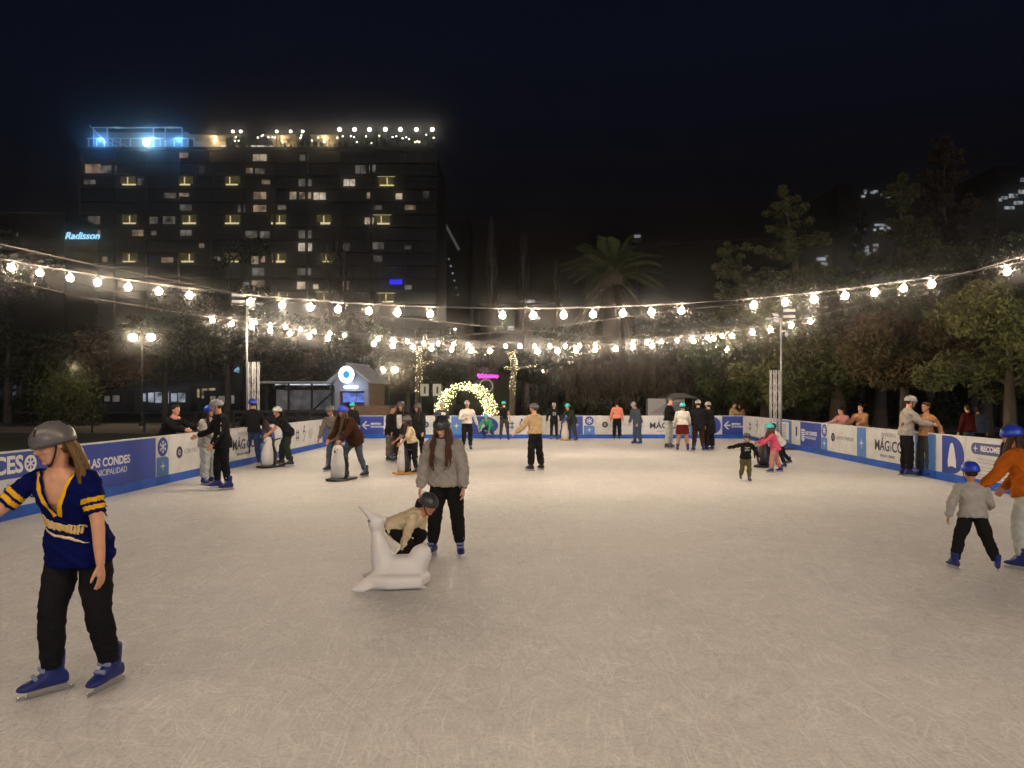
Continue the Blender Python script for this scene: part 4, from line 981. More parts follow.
# weeping mass in front of the palm
def weeping(label, x, d, h, w, seed, leaf='straw'):
    rg = random.Random(seed); r = empty('weeping_tree', (x, d, -.06), 0, label, 'tree', G); b = MB()
    b.tube([(0, 0, 0), (.1, 0, h * .5), (0, 0, h * .85)], [.4, .3, .15], 10)
    nr = np.random.RandomState(seed); V = []; 
    for i in range(230):
        az = rg.uniform(0, 6.28); ro = w / 2 * math.sqrt(rg.random()); top = h * (1 - .32 * (ro / (w / 2)) ** 2) * rg.uniform(.9, 1.0); bot = h * rg.uniform(.18, .55) if ro > w * .18 else h * rg.uniform(.4, .7)
        bx, by = math.cos(az) * ro, math.sin(az) * ro
        if i < 22: b.tube(catmull([(0, 0, h * .7), (bx * .5, by * .5, top * 1.02), (bx, by, top * .95)], 4), lerp_list([.1, .05, .02], 9), 5)
        k = 70; t = nr.uniform(0, 1, k); P = np.stack([bx * (1 + .05 * t) + nr.normal(0, .10, k), by * (1 + .05 * t) + nr.normal(0, .10, k), top + (bot - top) * t], 1)
        a = np.stack([nr.normal(0, .03, k), nr.normal(0, .03, k), -nr.uniform(.08, .2, k)], 1); c = nr.normal(size=(k, 3)); c[:, 2] *= .2; c = c / np.linalg.norm(c, axis=1)[:, None] * .028
        V.append(np.stack([P + a, P + c, P - a, P - c], 1).reshape(-1, 3))
    b.build('trunk', m_bark, r); V = np.concatenate(V); quads_obj('crown', V, np.arange(len(V)).reshape(-1, 4), LV[leaf], r)
weeping('weeping straw coloured tree hanging below the palm crown', TX(628, 41), 41, Z_of(338, 41), 7.4, 31)
weeping('greener weeping tree between the palm and the pale tent', TX(690, 44), 44, Z_of(346, 44), 6.0, 32, 'olive')
# palm
def palm(label, x, d, h, seed=3):
    rg = random.Random(seed); r = empty('palm_tree', (x, d, -.06), 0, label, 'palm', G); b = MB()
    ch = h * .66
    b.tube([(0, 0, ch * i / 12) for i in range(13)], [.55 + .04 * (i % 2) for i in range(13)], 14); b.ell((0, 0, ch), (.8, .8, 1.0)); b.build('trunk', m_bark, r)
    live = MB(); dead = MB()
    for i in range(92):
        isd = i >= 62
        az = rg.uniform(0, 6.283); el = rg.uniform(.05, 1.45) if not isd else rg.uniform(-1.2, -.6); ln = rg.uniform(3.6, 4.6)
        v = Vector((math.cos(az) * math.cos(el), math.sin(az) * math.cos(el), math.sin(el))); pts = []
        for k in range(13):
            t = k / 12; p = Vector((0, 0, ch + .3)) + v * ln * t + Vector((0, 0, -1)) * ln * (.50 if not isd else .3) * t ** 2.2 * (1.1 - .35 * math.sin(max(el, 0)))
            pts.append(p)
        tgt = dead if isd else live; tgt.tube(pts, lerp_list([.05, .03, .012], 13), 4)
        side = v.cross(Vector((0, 0, 1))).normalized()
        for k in range(3, 39):
            t = k / 39; i0 = min(int(t * 12), 11); p = pts[i0].lerp(pts[i0 + 1], t * 12 - i0); tan = (pts[i0 + 1] - pts[i0]).normalized()
            L = .62 * math.sin(math.pi * min(1, t * .85 + .15)) + .12
            for s in (-1, 1):
                e = p + (side * s * .8 + tan * .55 + Vector((0, 0, -.25 if not isd else -.6))) * L; wv = tan * .035
                tgt.add([p - wv, p + wv, e], [(0, 1, 2)])
    live.build('fronds', LV['palm'], r, smooth=False); dead.build('dead_fronds', LV['straw'], r, smooth=False)
palm('large feathery palm with grey fronds behind the bulbs', TX(612, 46), 46, Z_of(205, 46))
for i, (px, yt, lb) in enumerate([(492, 218, 'tall bare poplar nearest the slim tower'), (524, 232, 'middle one of the bare poplars, a little shorter'), (556, 262, 'short bare poplar beside the palm crown')]):
    bare_tree(lb, TX(px, 75), 75, Z_of(yt, 75), 40 + i)
# trunks wrapped in fairy lights
def lit_trunk(px, d, ytop, label, seed, br):
    rg = random.Random(seed); r = empty('lit_tree', (TX(px, d), d, -.06), 0, label, 'tree', 'pruned trunks wrapped in fairy lights'); h = Z_of(ytop, d) + .06
    b = MB(); path = [Vector((0, 0, 0)), Vector((.03, 0, h * .5)), Vector((.12, 0, h * .85)), Vector((-.1, 0, h))]
    P = catmull(path, 8); b.tube(P, lerp_list([.24, .2, .15, .09], len(P)), 10); lim = [P]
    for (t, dx, dz) in br:
        p = P[int(t * (len(P) - 1))]; L = [p, p + Vector((dx * .6, rg.uniform(-.2, .2), dz * .4)), p + Vector((dx, rg.uniform(-.3, .3), dz))]; L = catmull(L, 5); b.tube(L, lerp_list([.1, .07, .04], len(L)), 8); lim.append(L)
    b.build('trunk', m_barkp, r); f = MB()
    for L in lim:
        n = 95 if L is P else 14
        for i in range(n):
            t = rg.uniform(.3 if L is P else .0, 1); q = L[int(t * (len(L) - 1))]; a = rg.uniform(0, 6.28); rad = .21 if L is P else .1
            f.ell(q + Vector((math.cos(a) * rad, -abs(math.sin(a)) * rad, rg.uniform(-.1, .1))), .012, nu=5, nv=3)
    f.build('fairy_light', m_fairy, r); return r
lit_trunk(418, 44, 346, 'pruned trunk wrapped in white fairy lights beside the hanging banners', 51, [(.55, -.75, .1), (.6, .8, .15), (.8, .4, .5)])
lit_trunk(512, 44, 352, 'pruned trunk wrapped in fairy lights between the arch and the double lamp', 52, [(.62, -.7, .1), (.62, 1.4, .2), (.85, .3, .5)])
bare_tree('small bare tree with spreading branches behind the double lamp by the arch', TX(545, 52), 52, 5.2, 61, w=.9, name='bare_tree', group=None, spread=.45)
T('leafy_tree', 'plain olive trunked tree between the second lit trunk and the weeping tree', TX(527, 50), 50, 5.2, 3.6, 2.6, 'dark', 4000, .09, 53, .22, bark=m_barkp)
# hotel side: dark park trees
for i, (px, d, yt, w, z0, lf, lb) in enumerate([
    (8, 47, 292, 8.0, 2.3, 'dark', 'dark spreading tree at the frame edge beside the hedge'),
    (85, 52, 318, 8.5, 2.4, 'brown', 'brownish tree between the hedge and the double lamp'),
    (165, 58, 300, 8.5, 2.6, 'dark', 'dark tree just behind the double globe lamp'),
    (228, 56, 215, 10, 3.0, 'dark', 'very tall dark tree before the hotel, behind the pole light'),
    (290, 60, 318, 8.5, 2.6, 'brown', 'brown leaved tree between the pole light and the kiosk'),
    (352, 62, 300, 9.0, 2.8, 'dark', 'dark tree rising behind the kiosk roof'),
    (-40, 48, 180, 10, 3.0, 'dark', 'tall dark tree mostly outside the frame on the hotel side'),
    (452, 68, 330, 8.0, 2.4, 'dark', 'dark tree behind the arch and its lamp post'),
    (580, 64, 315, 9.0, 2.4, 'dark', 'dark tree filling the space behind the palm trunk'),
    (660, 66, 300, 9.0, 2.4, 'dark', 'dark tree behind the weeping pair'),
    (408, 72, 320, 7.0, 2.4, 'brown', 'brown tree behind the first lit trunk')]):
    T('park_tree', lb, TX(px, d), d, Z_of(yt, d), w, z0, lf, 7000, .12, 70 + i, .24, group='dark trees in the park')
for i, (px, yt) in enumerate([(345, 205), (372, 222), (330, 240)]):
    bare_tree(['tall bare tree against the lit hotel rooms', 'bare tree with forked top near the hotel corner', 'shorter bare tree at the middle of the hotel front'][i], TX(px, 90), 90, Z_of(yt, 90), 90 + i, w=.5, name='bare_tree', group='bare trees before the hotel', spread=.3)
def hedge(label, x, d, w, h, dp, leaf, seed, n=6000):
    rg = random.Random(seed); r = empty('hedge', (x, d, -.06), 0, label, 'hedge')
    cl = []
    for i in range(40): q = rg.uniform(.25, .5) * h; cl.append(((rg.uniform(-w / 2, w / 2), rg.uniform(-dp / 2, dp / 2), rg.uniform(q * .6, h - q * .6)), (q, q, q)))
    V, Fq = leaves(rg, cl, n, .07); quads_obj('foliage', V, Fq, LV[leaf], r)
    b = MB(); [b.tube([(rg.uniform(-w / 2, w / 2), 0, 0), (rg.uniform(-w / 2, w / 2), 0, h * .7)], [.03, .012], 5) for _ in range(10)]; b.build('stem', m_bark, r)
    return r
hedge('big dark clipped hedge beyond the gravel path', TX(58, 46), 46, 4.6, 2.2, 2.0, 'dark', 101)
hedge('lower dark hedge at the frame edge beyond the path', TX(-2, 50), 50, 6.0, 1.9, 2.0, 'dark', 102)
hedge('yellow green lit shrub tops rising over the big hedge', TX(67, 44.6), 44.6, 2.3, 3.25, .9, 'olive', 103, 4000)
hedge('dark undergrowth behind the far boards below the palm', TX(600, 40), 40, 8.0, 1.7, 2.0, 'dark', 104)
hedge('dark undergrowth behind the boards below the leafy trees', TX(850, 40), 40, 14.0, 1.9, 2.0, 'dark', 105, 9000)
l = bpy.data.lights.new('shrub_light', 'POINT'); l.energy = 22; l.color = (1, .85, .45); l.shadow_soft_size = .2
o = bpy.data.objects.new('shrub_light', l); COL.objects.link(o); o.location = (TX(70, 43), 43.4, 3.6)
# ------------------------------------------------------------------ people
def fabric(name, col, var=.12): return mat('cloth_' + name, col, .95, spec=.07, var=var, vscale=14, bump=.25, bscale=60)
CLOTH = {
 'navy': rgb(10, 18, 74), 'black': (.012, .012, .014, 1), 'softblack': (.014, .0135, .014, 1), 'grey': rgb(160, 154, 147), 'ltgrey': rgb(168, 164, 158), 'dkgrey': (.05, .05, .052, 1),
 'cream': rgb(214, 196, 162), 'white': rgb(215, 210, 200), 'tan': rgb(186, 160, 122), 'salmon': rgb(220, 138, 118), 'pink': rgb(206, 84, 116), 'dustpink': rgb(190, 136, 128),
 'brown': rgb(58, 34, 20), 'olivebrown': rgb(84, 62, 34), 'orange': rgb(176, 92, 26), 'jeans': rgb(52, 66, 100), 'ltjeans': rgb(110, 146, 190), 'slate': rgb(72, 80, 92), 'green': rgb(58, 150, 116),
 'denim': rgb(66, 78, 104), 'maroon': rgb(84, 30, 26), 'khaki': rgb(98, 92, 62), 'charcoal': (.032, .031, .033, 1), 'yellow': rgb(222, 170, 40), 'palegrey': rgb(176, 180, 176), 'darkgreen': rgb(44, 50, 42), 'nude': rgb(176, 132, 98), 'midgrey': rgb(104, 98, 92)}
def cl(n): return fabric(n, CLOTH[n])
SKINS = [mat('skin_a', rgb(206, 152, 122), .55, var=.06, vscale=20), mat('skin_b', rgb(184, 128, 98), .55, var=.06, vscale=20), mat('skin_c', rgb(222, 170, 144), .55, var=.06, vscale=20)]
HAIR = {'dark': (.018, .011, .008, 1), 'brown': (.045, .022, .012, 1), 'blond': (.13, .075, .028, 1), 'black': (.008, .007, .007, 1), 'redbrown': (.075, .03, .016, 1)}
def hairm(n): return mat('hair_' + n, HAIR[n], .5, spec=.22, var=.35, vscale=30, stretch=(6, 6, 1))
HELM = {'blue': rgb(30, 64, 190), 'grey': rgb(88, 86, 88), 'dkgrey': rgb(58, 60, 66), 'teal': rgb(52, 200, 196), 'white': rgb(200, 205, 200), 'black': (.02, .02, .022, 1), 'ltgrey': rgb(150, 148, 146)}
def helmm(n): return mat('helmet_' + n, HELM[n], .32, spec=.5, var=.04, vscale=5)
m_strap = mat('strap_black', (.012, .012, .012), .7)
m_eye = mat('eye_dark', (.02, .014, .01), .2); m_lip = mat('lips', rgb(160, 84, 76), .45); m_brow = mat('brow', (.03, .018, .012), .8)
m_boot = {'blue': mat('skate_blue', rgb(26, 38, 108), .42, var=.1, vscale=12), 'black': mat('skate_black', (.014, .014, .017), .42), 'shoe': mat('shoe_dark', (.03, .028, .028), .7), 'white': mat('skate_white', (.6, .6, .6), .4)}
m_blade = mat('blade_steel', (.6, .6, .62), .25, metal=1.0); m_buck = mat('buckle_grey', rgb(130, 140, 175), .4)

_skate_cache = {}
def skate_meshes(kind):
    """boot in foot space: ankle at origin, toe along -y"""
    if kind in _skate_cache: return _skate_cache[kind]
    b = MB(); n = 14
    def ring(y, z, rx, ry, rz_, tilt=0):
        return [Vector((rx * math.cos(2 * math.pi * k / n), y + ry * math.sin(2 * math.pi * k / n), z)) for k in range(n)]
    hi = .15 if kind != 'shoe' else .03
    b.rings([ring(.012, hi, .052, .062, 0), ring(.012, hi - .02, .055, .066, 0), ring(.01, .05, .050, .064, 0), ring(.0, 0, .046, .07, 0), ring(-.01, -.05, .042, .085, 0)])
    def fr(y, zb, zt, rx):
        zc, rz_ = (zb + zt) / 2, (zt - zb) / 2
        return [Vector((rx * math.copysign(abs(math.cos(2 * math.pi * k / n)) ** .7, math.cos(2 * math.pi * k / n)), y, zc + rz_ * math.copysign(abs(math.sin(2 * math.pi * k / n)) ** .7, math.sin(2 * math.pi * k / n)))) for k in range(n)]
    b.rings([fr(.095, -.062, -.02, .022), fr(.082, -.075, .01, .036), fr(.03, -.075, .03, .042), fr(-.04, -.075, .022, .045), fr(-.10, -.075, -.012, .05), fr(-.15, -.075, -.028, .046), fr(-.18, -.07, -.04, .030), fr(-.192, -.062, -.05, .014)])
    o = b.build('boot_src', m_boot[kind]); remesh(o, .009, 3)
    c = MB()
    if kind != 'shoe':
        c.box((0, -.02, -.089), (.02, .22, .026)); c.prism([(.0, 0)] * 0 or [(-.002, -.126), (.002, -.126), (.002, -.1), (-.002, -.1)], -.19, .125)
    else: c.box((0, -.048, -.079), (.075, .26, .016))
    bl = c.build('blade_src', m_blade if kind != 'shoe' else m_strap, smooth=False)
    bu = []
    if kind != 'shoe':
        for z, y, ry in ((.11, -.052, .06), (.04, -.058, .062)): bu.append(MB().box((0, y, z), (.085, .022, .022)).build('buckle_src', m_buck, smooth=False))
        bu.append(MB().box((0, -.095, .0), (.075, .024, .02), Matrix.Rotation(R(35), 3, 'X')).build('buckle_src', m_buck, smooth=False))
    _skate_cache[kind] = (o, bl, bu); return _skate_cache[kind]

def pdir(p, a, s):  # limb direction: pitch forward from straight down, abduct outwards (s=+1 person's left)
    p, a = R(p), R(a); return Vector((s * math.sin(a), -math.sin(p) * math.cos(a), -math.cos(p) * math.cos(a)))

def ring_at(c, lat, fwd, hw, hd, n=20, e=.85):
    out = []
    for k in range(n):
        t = 2 * math.pi * k / n; x, y = math.cos(t), math.sin(t)
        out.append(c + lat * (hw * math.copysign(abs(x) ** e, x)) + fwd * (hd * math.copysign(abs(y) ** e, y)))
    return out

def hand_mb(b, w, d, pn, th, s, curl=18, spread=6):
    """palm plus five fingers: w wrist, d hand direction, pn palm normal, th thumb side"""
    th = (th - d * th.dot(d)).normalized(); pn = d.cross(th) * (1 if d.cross(th).dot(pn) > 0 else -1)
    rs = []
    for t, hw, hd in ((-.02, .024, .018), (.01, .028, .017), (.04, .038, .016), (.07, .041, .014), (.088, .038, .011)):
        rs.append(ring_at(w + d * t * s, th, pn, hw * s, hd * s, 12))
    b.rings(rs)
    for i, (o_, L, r) in enumerate(((.030, .070, .0092), (.0105, .078, .0096), (-.010, .073, .0092), (-.029, .057, .0082))):
        p = w + d * .078 * s + th * o_ * s; dr = (d + th * math.tan(R(spread * (1.5 - i)))).normalized(); pts = [p - dr * .02 * s, p]; rad = [r * s, r * s]; cu = 0
        for seg, kk in ((.45, 1.0), (.32, .92), (.23, .8)):
            cu += curl; q = dr * math.cos(R(cu)) + pn * math.sin(R(cu)); p = p + q * L * seg * s; pts.append(p); rad.append(r * kk * s)
        pts.append(p + q * .004 * s); rad.append(r * .45 * s); b.tube(pts, rad, 8)
    p = w + d * .015 * s + th * .022 * s; q1 = (d * .72 + th * .62 + pn * .25).normalized(); q2 = (d * .92 + th * .25 + pn * .35).normalized()
    b.tube([p, p + q1 * .04 * s, p + q1 * .052 * s + q2 * .028 * s, p + q1 * .052 * s + q2 * .052 * s], [.015 * s, .0125 * s, .0105 * s, .006 * s], 8)

def person(label, px, py, h, face=0, lean=4, hunch=4, side=0, twist=0, head=(0, 0), armL=(8, 10, 14, 6), armR=(8, 10, 14, 6), legL=(3, 4, -3, 3), legR=(3, 4, -3, 3),
           top='softblack', bot='softblack', bulk=.018, hem=-.05, cuff=1.0, flare=.0, tw=1.0, skirt=None, hair=('short', 'dark'), helmet=None, hcap=None, boots='blue', skin=0, hs=1.0, fem=False,
           d=None, x=None, voxel=.011, extras=None, curl=18, footyaw=8, footturn=0, lockfront=True, lift=(0, 0), group=None, face_parts=True, cat='person', gz=0.0, toplabel=None, helmlabel=None, bwid=1.0, strand=0, shoes_on=True, waistbare=False, onlyup=False):
    if d is None: d = dist_of(py)
    if x is None: x = X_of(px, d)
    root = empty('person', (x, d, gz), R(face), label, cat, group)
    u = Vector((0, 0, 1)); B = h * (1 - .135 * hs) / .865 ; H_ = .135 * hs * h; hsz = H_ / .225
    lat = (Matrix.Rotation(R(twist), 3, 'Z') @ Vector((1, 0, 0)))
    T1 = Vector((math.sin(R(side)), -math.sin(R(lean)), math.cos(R(lean)))).normalized()
    T2 = Vector((math.sin(R(side)), -math.sin(R(lean + hunch)), math.cos(R(lean + hunch)))).normalized()
    # leg lengths, pelvis height
    hw = .052 * B; sole = (.125 if boots != 'shoe' else .09) * (B / 1.7)
    legs = {}
    for s, lg in ((1, legL), (-1, legR)):
        k = pdir(lg[0], lg[1], s) * .248 * B; a = k + pdir(lg[2], lg[3], s) * .242 * B; legs[s] = (Vector((s * hw, 0, 0)), k + Vector((s * hw, 0, 0)), a + Vector((s * hw, 0, 0)))
    zmin = min(legs[1][2].z - lift[0], legs[-1][2].z - lift[1]); pz = sole - zmin; off = Vector((-(legs[1][2].x + legs[-1][2].x) / 2 * 0, -(legs[1][2].y + legs[-1][2].y) / 2, pz))
    pel = off.copy()
    for s in legs: legs[s] = [v + off for v in legs[s]]
    waist = pel + T1 * .115 * B; chest = waist + T1.lerp(T2, .5) * .09 * B; shl = chest + T2 * .085 * B; nb = shl + T2 * .028 * B
    hp, hy = head
    Hd = Vector((0, -math.sin(R(lean * .25 + hp)), math.cos(R(lean * .25 + hp))))
    ht = (T2 * .5 + Hd).normalized(); hc = nb + ht * .03 * B + Hd * .5 * H_
    HM = Matrix.Translation(hc) @ Matrix.Rotation(R(hy), 4, 'Z') @ Matrix.Rotation(R(lean * .25 + hp), 4, 'X') @ Matrix.Scale(hsz, 4)
    fwd1 = lat.cross(T1).normalized(); fwd2 = lat.cross(T2).normalized()
    shw = (.112 if not fem else .102) * B * bwid; pw = (.098 if not fem else .105) * B * bwid; ww = (.084 if not fem else .078) * B * bwid; cw = (.100 if not fem else .094) * B * bwid
    arms = {}
    for s, am in ((1, armL), (-1, armR)):
        sh = shl + lat * s * shw - T2 * .020 * B; e = sh + pdir(am[0], am[1], s) * .172 * B; w = e + pdir(am[2], am[3], s) * .150 * B; arms[s] = (sh, e, w)
    def torso(b, inf, hem_, top_=1.0, neck=True):
        rs = []
        if hem_ < -.02:
            hv = (pel + (legs[1][1] + legs[-1][1]) * .5 - pel * 1.0) if False else None
            dn = ((legs[1][1] + legs[-1][1]) * .5 - pel); dn = dn.normalized() if dn.length > .01 else -T1
            dn = (dn * .5 - T1 * .5).normalized()
            rs.append(ring_at(pel + dn * (-hem_) * B, lat, fwd1, pw * 1.0 + inf + .004, .078 * B + inf + .006))
        ex = .006 if inf > 0 else 0
        rs += [ring_at(pel + T1 * .01 * B, lat, fwd1, pw + inf + ex, .078 * B * (1.05 if fem else 1) + inf + ex), ring_at(pel + T1 * .06 * B, lat, fwd1, pw * .93 + inf, .068 * B + inf),
               ring_at(waist, lat, fwd1, ww + inf, .060 * B + inf), ring_at(waist.lerp(chest, .5), lat, fwd2, (ww + cw) / 2 + inf, .064 * B + inf), ring_at(chest + fwd2 * (.006 * B), lat, fwd2, cw + inf, (.072 if fem else .070) * B + inf),
               ring_at(chest.lerp(shl, .6), lat, fwd2, cw * 1.0 + inf, .062 * B + inf), ring_at(shl, lat, fwd2, cw * .78 + inf * .3, .048 * B + inf * .5), ring_at(shl.lerp(nb, .7), lat, fwd2, .048 * B + inf * .5, .040 * B + inf * .5), ring_at(nb + T2 * .004 * B, lat, fwd2, .035 * B + inf * .4, .036 * B + inf * .4)]
        b.rings(rs)
    def arm_tube(b, s, inf, frac, cuff_r=None):
        sh, e, w = arms[s]; p0 = shl.lerp(sh, .55) - T2 * .006 * B
        P = catmull([p0, sh, sh.lerp(e, .5), e, e.lerp(w, .5), w], 4); rad = lerp_list([.030 * B, .0315 * B, .029 * B, .0245 * B, .022 * B, .0165 * B], len(P)); n = max(4, int(round(len(P) * frac)))
        rad = [r + inf * min(1, .35 + .65 * max(0, i - 2) / 6) * (1 if i < len(P) - 2 or inf < .012 else .55) for i, r in enumerate(rad)]
        b.tube(P[:n], rad[:n], 12); return P, rad
    def leg_tube(b, s, inf, frac=1.0, fl=0.0, tw_=1.0):
        hj, kn, an = legs[s]; top_ = hj + T1 * .03 * B
        P = catmull([top_, hj, hj.lerp(kn, .5), kn, kn.lerp(an, .4), an], 4); rad = lerp_list([.044 * B, .051 * B, .047 * B, .036 * B, .0345 * B, .022 * B], len(P))
        n = max(4, int(len(P) * frac)); rad = [(r * (1 + (tw_ - 1) * min(1, max(0, i - 3) / 6)) + inf + fl * B * max(0, (i / len(P) - .4)) / .6) for i, r in enumerate(rad)]
        b.tube(P[:n], rad[:n], 14)
    # ---- body (skin), one continuous surface
    b = MB(); torso(b, -.004, 0)
    for s in (1, -1):
        P, rad = arm_tube(b, s, -.002, 1.0)
        if not onlyup: leg_tube(b, s, -.002)
        sh, e, w = arms[s]; dd = (w - e).normalized(); inw = (Vector((-s, 0, 0)) - dd * (-s * dd.x)); th = Vector((0, -1, 0)) if abs(dd.y) < .75 else Vector((0, 0, 1))
        pn = inw if inw.length > .3 else Vector((0, 0, -1))
        hand_mb(b, w, dd, pn.normalized(), th, B / 1.68 if hs == 1 else B / 1.6, curl)
    neck_top = hc + HM.to_3x3() @ Vector((0, .02, -.06))
    b.tube([shl + T2 * .0, nb, neck_top], [.05 * B, .034 * B, .031 * B * (1 + .5 * (hs - 1))], 12)
    hb = MB()
    prof = [(-.116, .016, -.056, .016), (-.105, .033, -.05, .032), (-.088, .046, -.038, .048), (-.06, .058, -.018, .066), (-.03, .066, -.006, .080), (.005, .071, .001, .089), (.04, .074, .004, .093), (.075, .067, .007, .084), (.098, .047, .008, .060), (.110, .018, .008, .024)]
    hb.rings([ring_at(Vector((0, yc, z)), Vector((1, 0, 0)), Vector((0, 1, 0)), w_, d_, 18, .92) for z, w_, yc, d_ in prof])
    hb.tube([(0, -.080, .022), (0, -.094, -.002), (0, -.108, -.026), (0, -.088, -.036)], [.008, .010, .0145, .008], 8)
    hb.tube([(-.045, -.072, .03), (-.02, -.088, .030), (.02, -.088, .030), (.045, -.072, .03)], [.006, .008, .008, .006], 6)
    hb.ell((0, -.090, -.060), (.022, .010, .011)); hb.ell((0, -.082, -.096), (.02, .014, .014))
    for s in (1, -1): hb.ell((s * .074, .01, -.008), (.009, .02, .031)); hb.ell((s * .036, -.062, -.028), (.02, .02, .018))
    hb.xform(HM); b.add(hb.v, hb.f)
    body = b.build('body', SKINS[skin], root); remesh(body, voxel, 2 if voxel < .009 else 3)
    if face_parts:
        for s in (1, -1):
            e_ = MB().ell((s * .030, -.083, .010), (.0125, .007, .0068), nu=10, nv=6).xform(HM).build('eye', m_eye, body)
            MB().tube([(s * .014, -.093, .026), (s * .032, -.089, .031), (s * .046, -.077, .027)], [.003, .004, .002], 5).xform(HM).build('eyebrow', m_brow, body)
        MB().tube([(-.022, -.093, -.060), (0, -.1005, -.059), (.022, -.093, -.060)], [.003, .0065, .003], 6).xform(HM).build('mouth', m_lip, body)
    # ---- trousers / skirt
    inf = .012
    if not onlyup:
        bb = MB()
        bb.rings([ring_at(pel - T1 * .035 * B, lat, fwd1, pw * .9 + inf, .066 * B + inf), ring_at(pel + T1 * .01 * B, lat, fwd1, pw + inf, .076 * B + inf), ring_at(pel + T1 * .06 * B, lat, fwd1, pw * .93 + inf, .07 * B + inf), ring_at(pel + T1 * (.105 if not waistbare else .085) * B, lat, fwd1, ww + inf, .06 * B + inf)])
        for s in (1, -1): leg_tube(bb, s, inf, .97 if not skirt else 1.0, flare, tw)
        tm = SKINS[skin] if bot == 'skin' else cl(bot)
        tro = bb.build('trousers' if not skirt else 'leggings', tm, root); remesh(tro, voxel * 1.05, 4, wrinkle(.0042 if voxel < .009 else .009, 7))
        if skirt:
            sk = MB(); dn = ((legs[1][1] + legs[-1][1]) * .5 - pel).normalized()
            sk.rings([ring_at(pel + T1 * .09 * B, lat, fwd1, ww + .02, .068 * B + .01, 22), ring_at(pel, lat, fwd1, pw + .03, .09 * B, 22), ring_at(pel + dn * .10 * B, lat, fwd1, pw + .055, .105 * B, 22), ring_at(pel + dn * .19 * B, lat, fwd1, pw + .07, .115 * B, 22)])
            sko = sk.build('skirt', cl(skirt), root); remesh(sko, voxel, 3, wrinkle(.008, 6))
    # ---- top
    bb = MB(); torso(bb, bulk, hem)
    for s in (1, -1): arm_tube(bb, s, bulk * .75, cuff)
    topo = bb.build('top', [cl(top)], root)
    if toplabel: topo['label'] = toplabel
    remesh(topo, voxel, 4 if voxel > .009 else 6, wrinkle(.007 if voxel < .009 else .008, 8))
    # ---- skates
    om, bl, bu = skate_meshes(boots); sc = B / 1.68
    for s in (1, -1):
        if onlyup: break
        an = legs[s][2]; lg = legL if s == 1 else legR
        up = an.z - sole; fp = 0 if up < .03 else min(60, up * 160)
        M = Matrix.Translation(an) @ Matrix.Rotation(R(s * footyaw + footturn), 4, 'Z') @ Matrix.Rotation(R(fp), 4, 'X') @ Matrix.Scale(sc, 4)
        q = bpy.data.objects.new('skate' if boots != 'shoe' else 'shoe', om.data); COL.objects.link(q); q.parent = root; q.matrix_local = M; _LATE.append((q, om))
        w_ = share('blade' if boots != 'shoe' else 'sole', bl.data, q)
        for b_ in bu: share('buckle', b_.data, q)
    # ---- hair
    style, hcx = hair
    if style and style != 'none':
        hm_ = hairm(hcx); k = MB()
        if style in ('short', 'bun', 'pony', 'long', 'cap'):
            k.rings([ring_at(Vector((0, yc, z)), Vector((1, 0, 0)), Vector((0, 1, 0)), w_, d_, 16, .92) for z, w_, yc, d_ in [(-.07, .05, .055, .035), (-.035, .074, .035, .064), (.0, .080, .024, .078), (.04, .083, .012, .092), (.08, .076, .010, .094), (.105, .056, .010, .072), (.121, .022, .010, .03)]])
        if style == 'bun': k.ell((0, .11, .06), (.045, .04, .045))
        if style == 'pony': k.tube(catmull([(0, .09, .02), (.0, .13, -.04), (.0, .12, -.16), (0, .09, -.27)], 5), lerp_list([.03, .042, .036, .012], 16), 10)
        k.xform(HM); 
        if style == 'long':
            # hair falls from the head along the back, with two locks over the chest
            rg = random.Random(hash(label) % 999 if False else len(label)); L = .30 * B * strandlen.get(label[:12], 1.0)
            n = strand or 26; r3 = HM.to_3x3()
            for i in range(n):
                t = (i + .5) / n; a = R(-118 + 236 * t) if lockfront else R(-95 + 160 * t); p = HM @ Vector((math.sin(a) * .079, .012 + math.cos(a) * .080, rg.uniform(-.03, .03)))
                out = (r3 @ Vector((math.sin(a), math.cos(a), 0))).normalized(); ln = L * rg.uniform(.8, 1.05)
                fr = abs(a) > R(78) and lockfront
                bk = (r3 @ Vector((0, 0.05 if lockfront else .17, 0)) / hsz) if not fr else Vector((0, -.10, 0)) * (B / 1.6)
                drop = Vector((0, -.25 * math.sin(R(lean + hunch)), -1)).normalized()
                ph_ = rg.uniform(0, 6); P = catmull([p, p + out * .014 + bk * .35 + drop * ln * .28, p + out * (.02 if not fr else .035) + bk * .6 + drop * ln * .65, p + out * .014 + bk + drop * ln + Vector((rg.uniform(-.02, .02), rg.uniform(-.01, .01), 0)) * (1 if lockfront else 3)], 4)
                if strand: P = [q_ + (r3 @ Vector((1, 0, 0))).normalized() * (.014 * math.sin(j_ * 1.15 + ph_) * min(1, j_ / 6)) + Vector((0, .012 * math.cos(j_ * .9 + ph_) * min(1, j_ / 6), 0)) for j_, q_ in enumerate(P)]
                rr_ = rg.uniform(.013, .021) * (26 / n) ** .35; k.tube(P, lerp_list([rr_ * .9, rr_ * 1.15, rr_, rr_ * .25], len(P)), 7)
        ho = k.build('hair', hm_, root)
        if style != 'long' or not strand: remesh(ho, max(voxel, .008), 3)
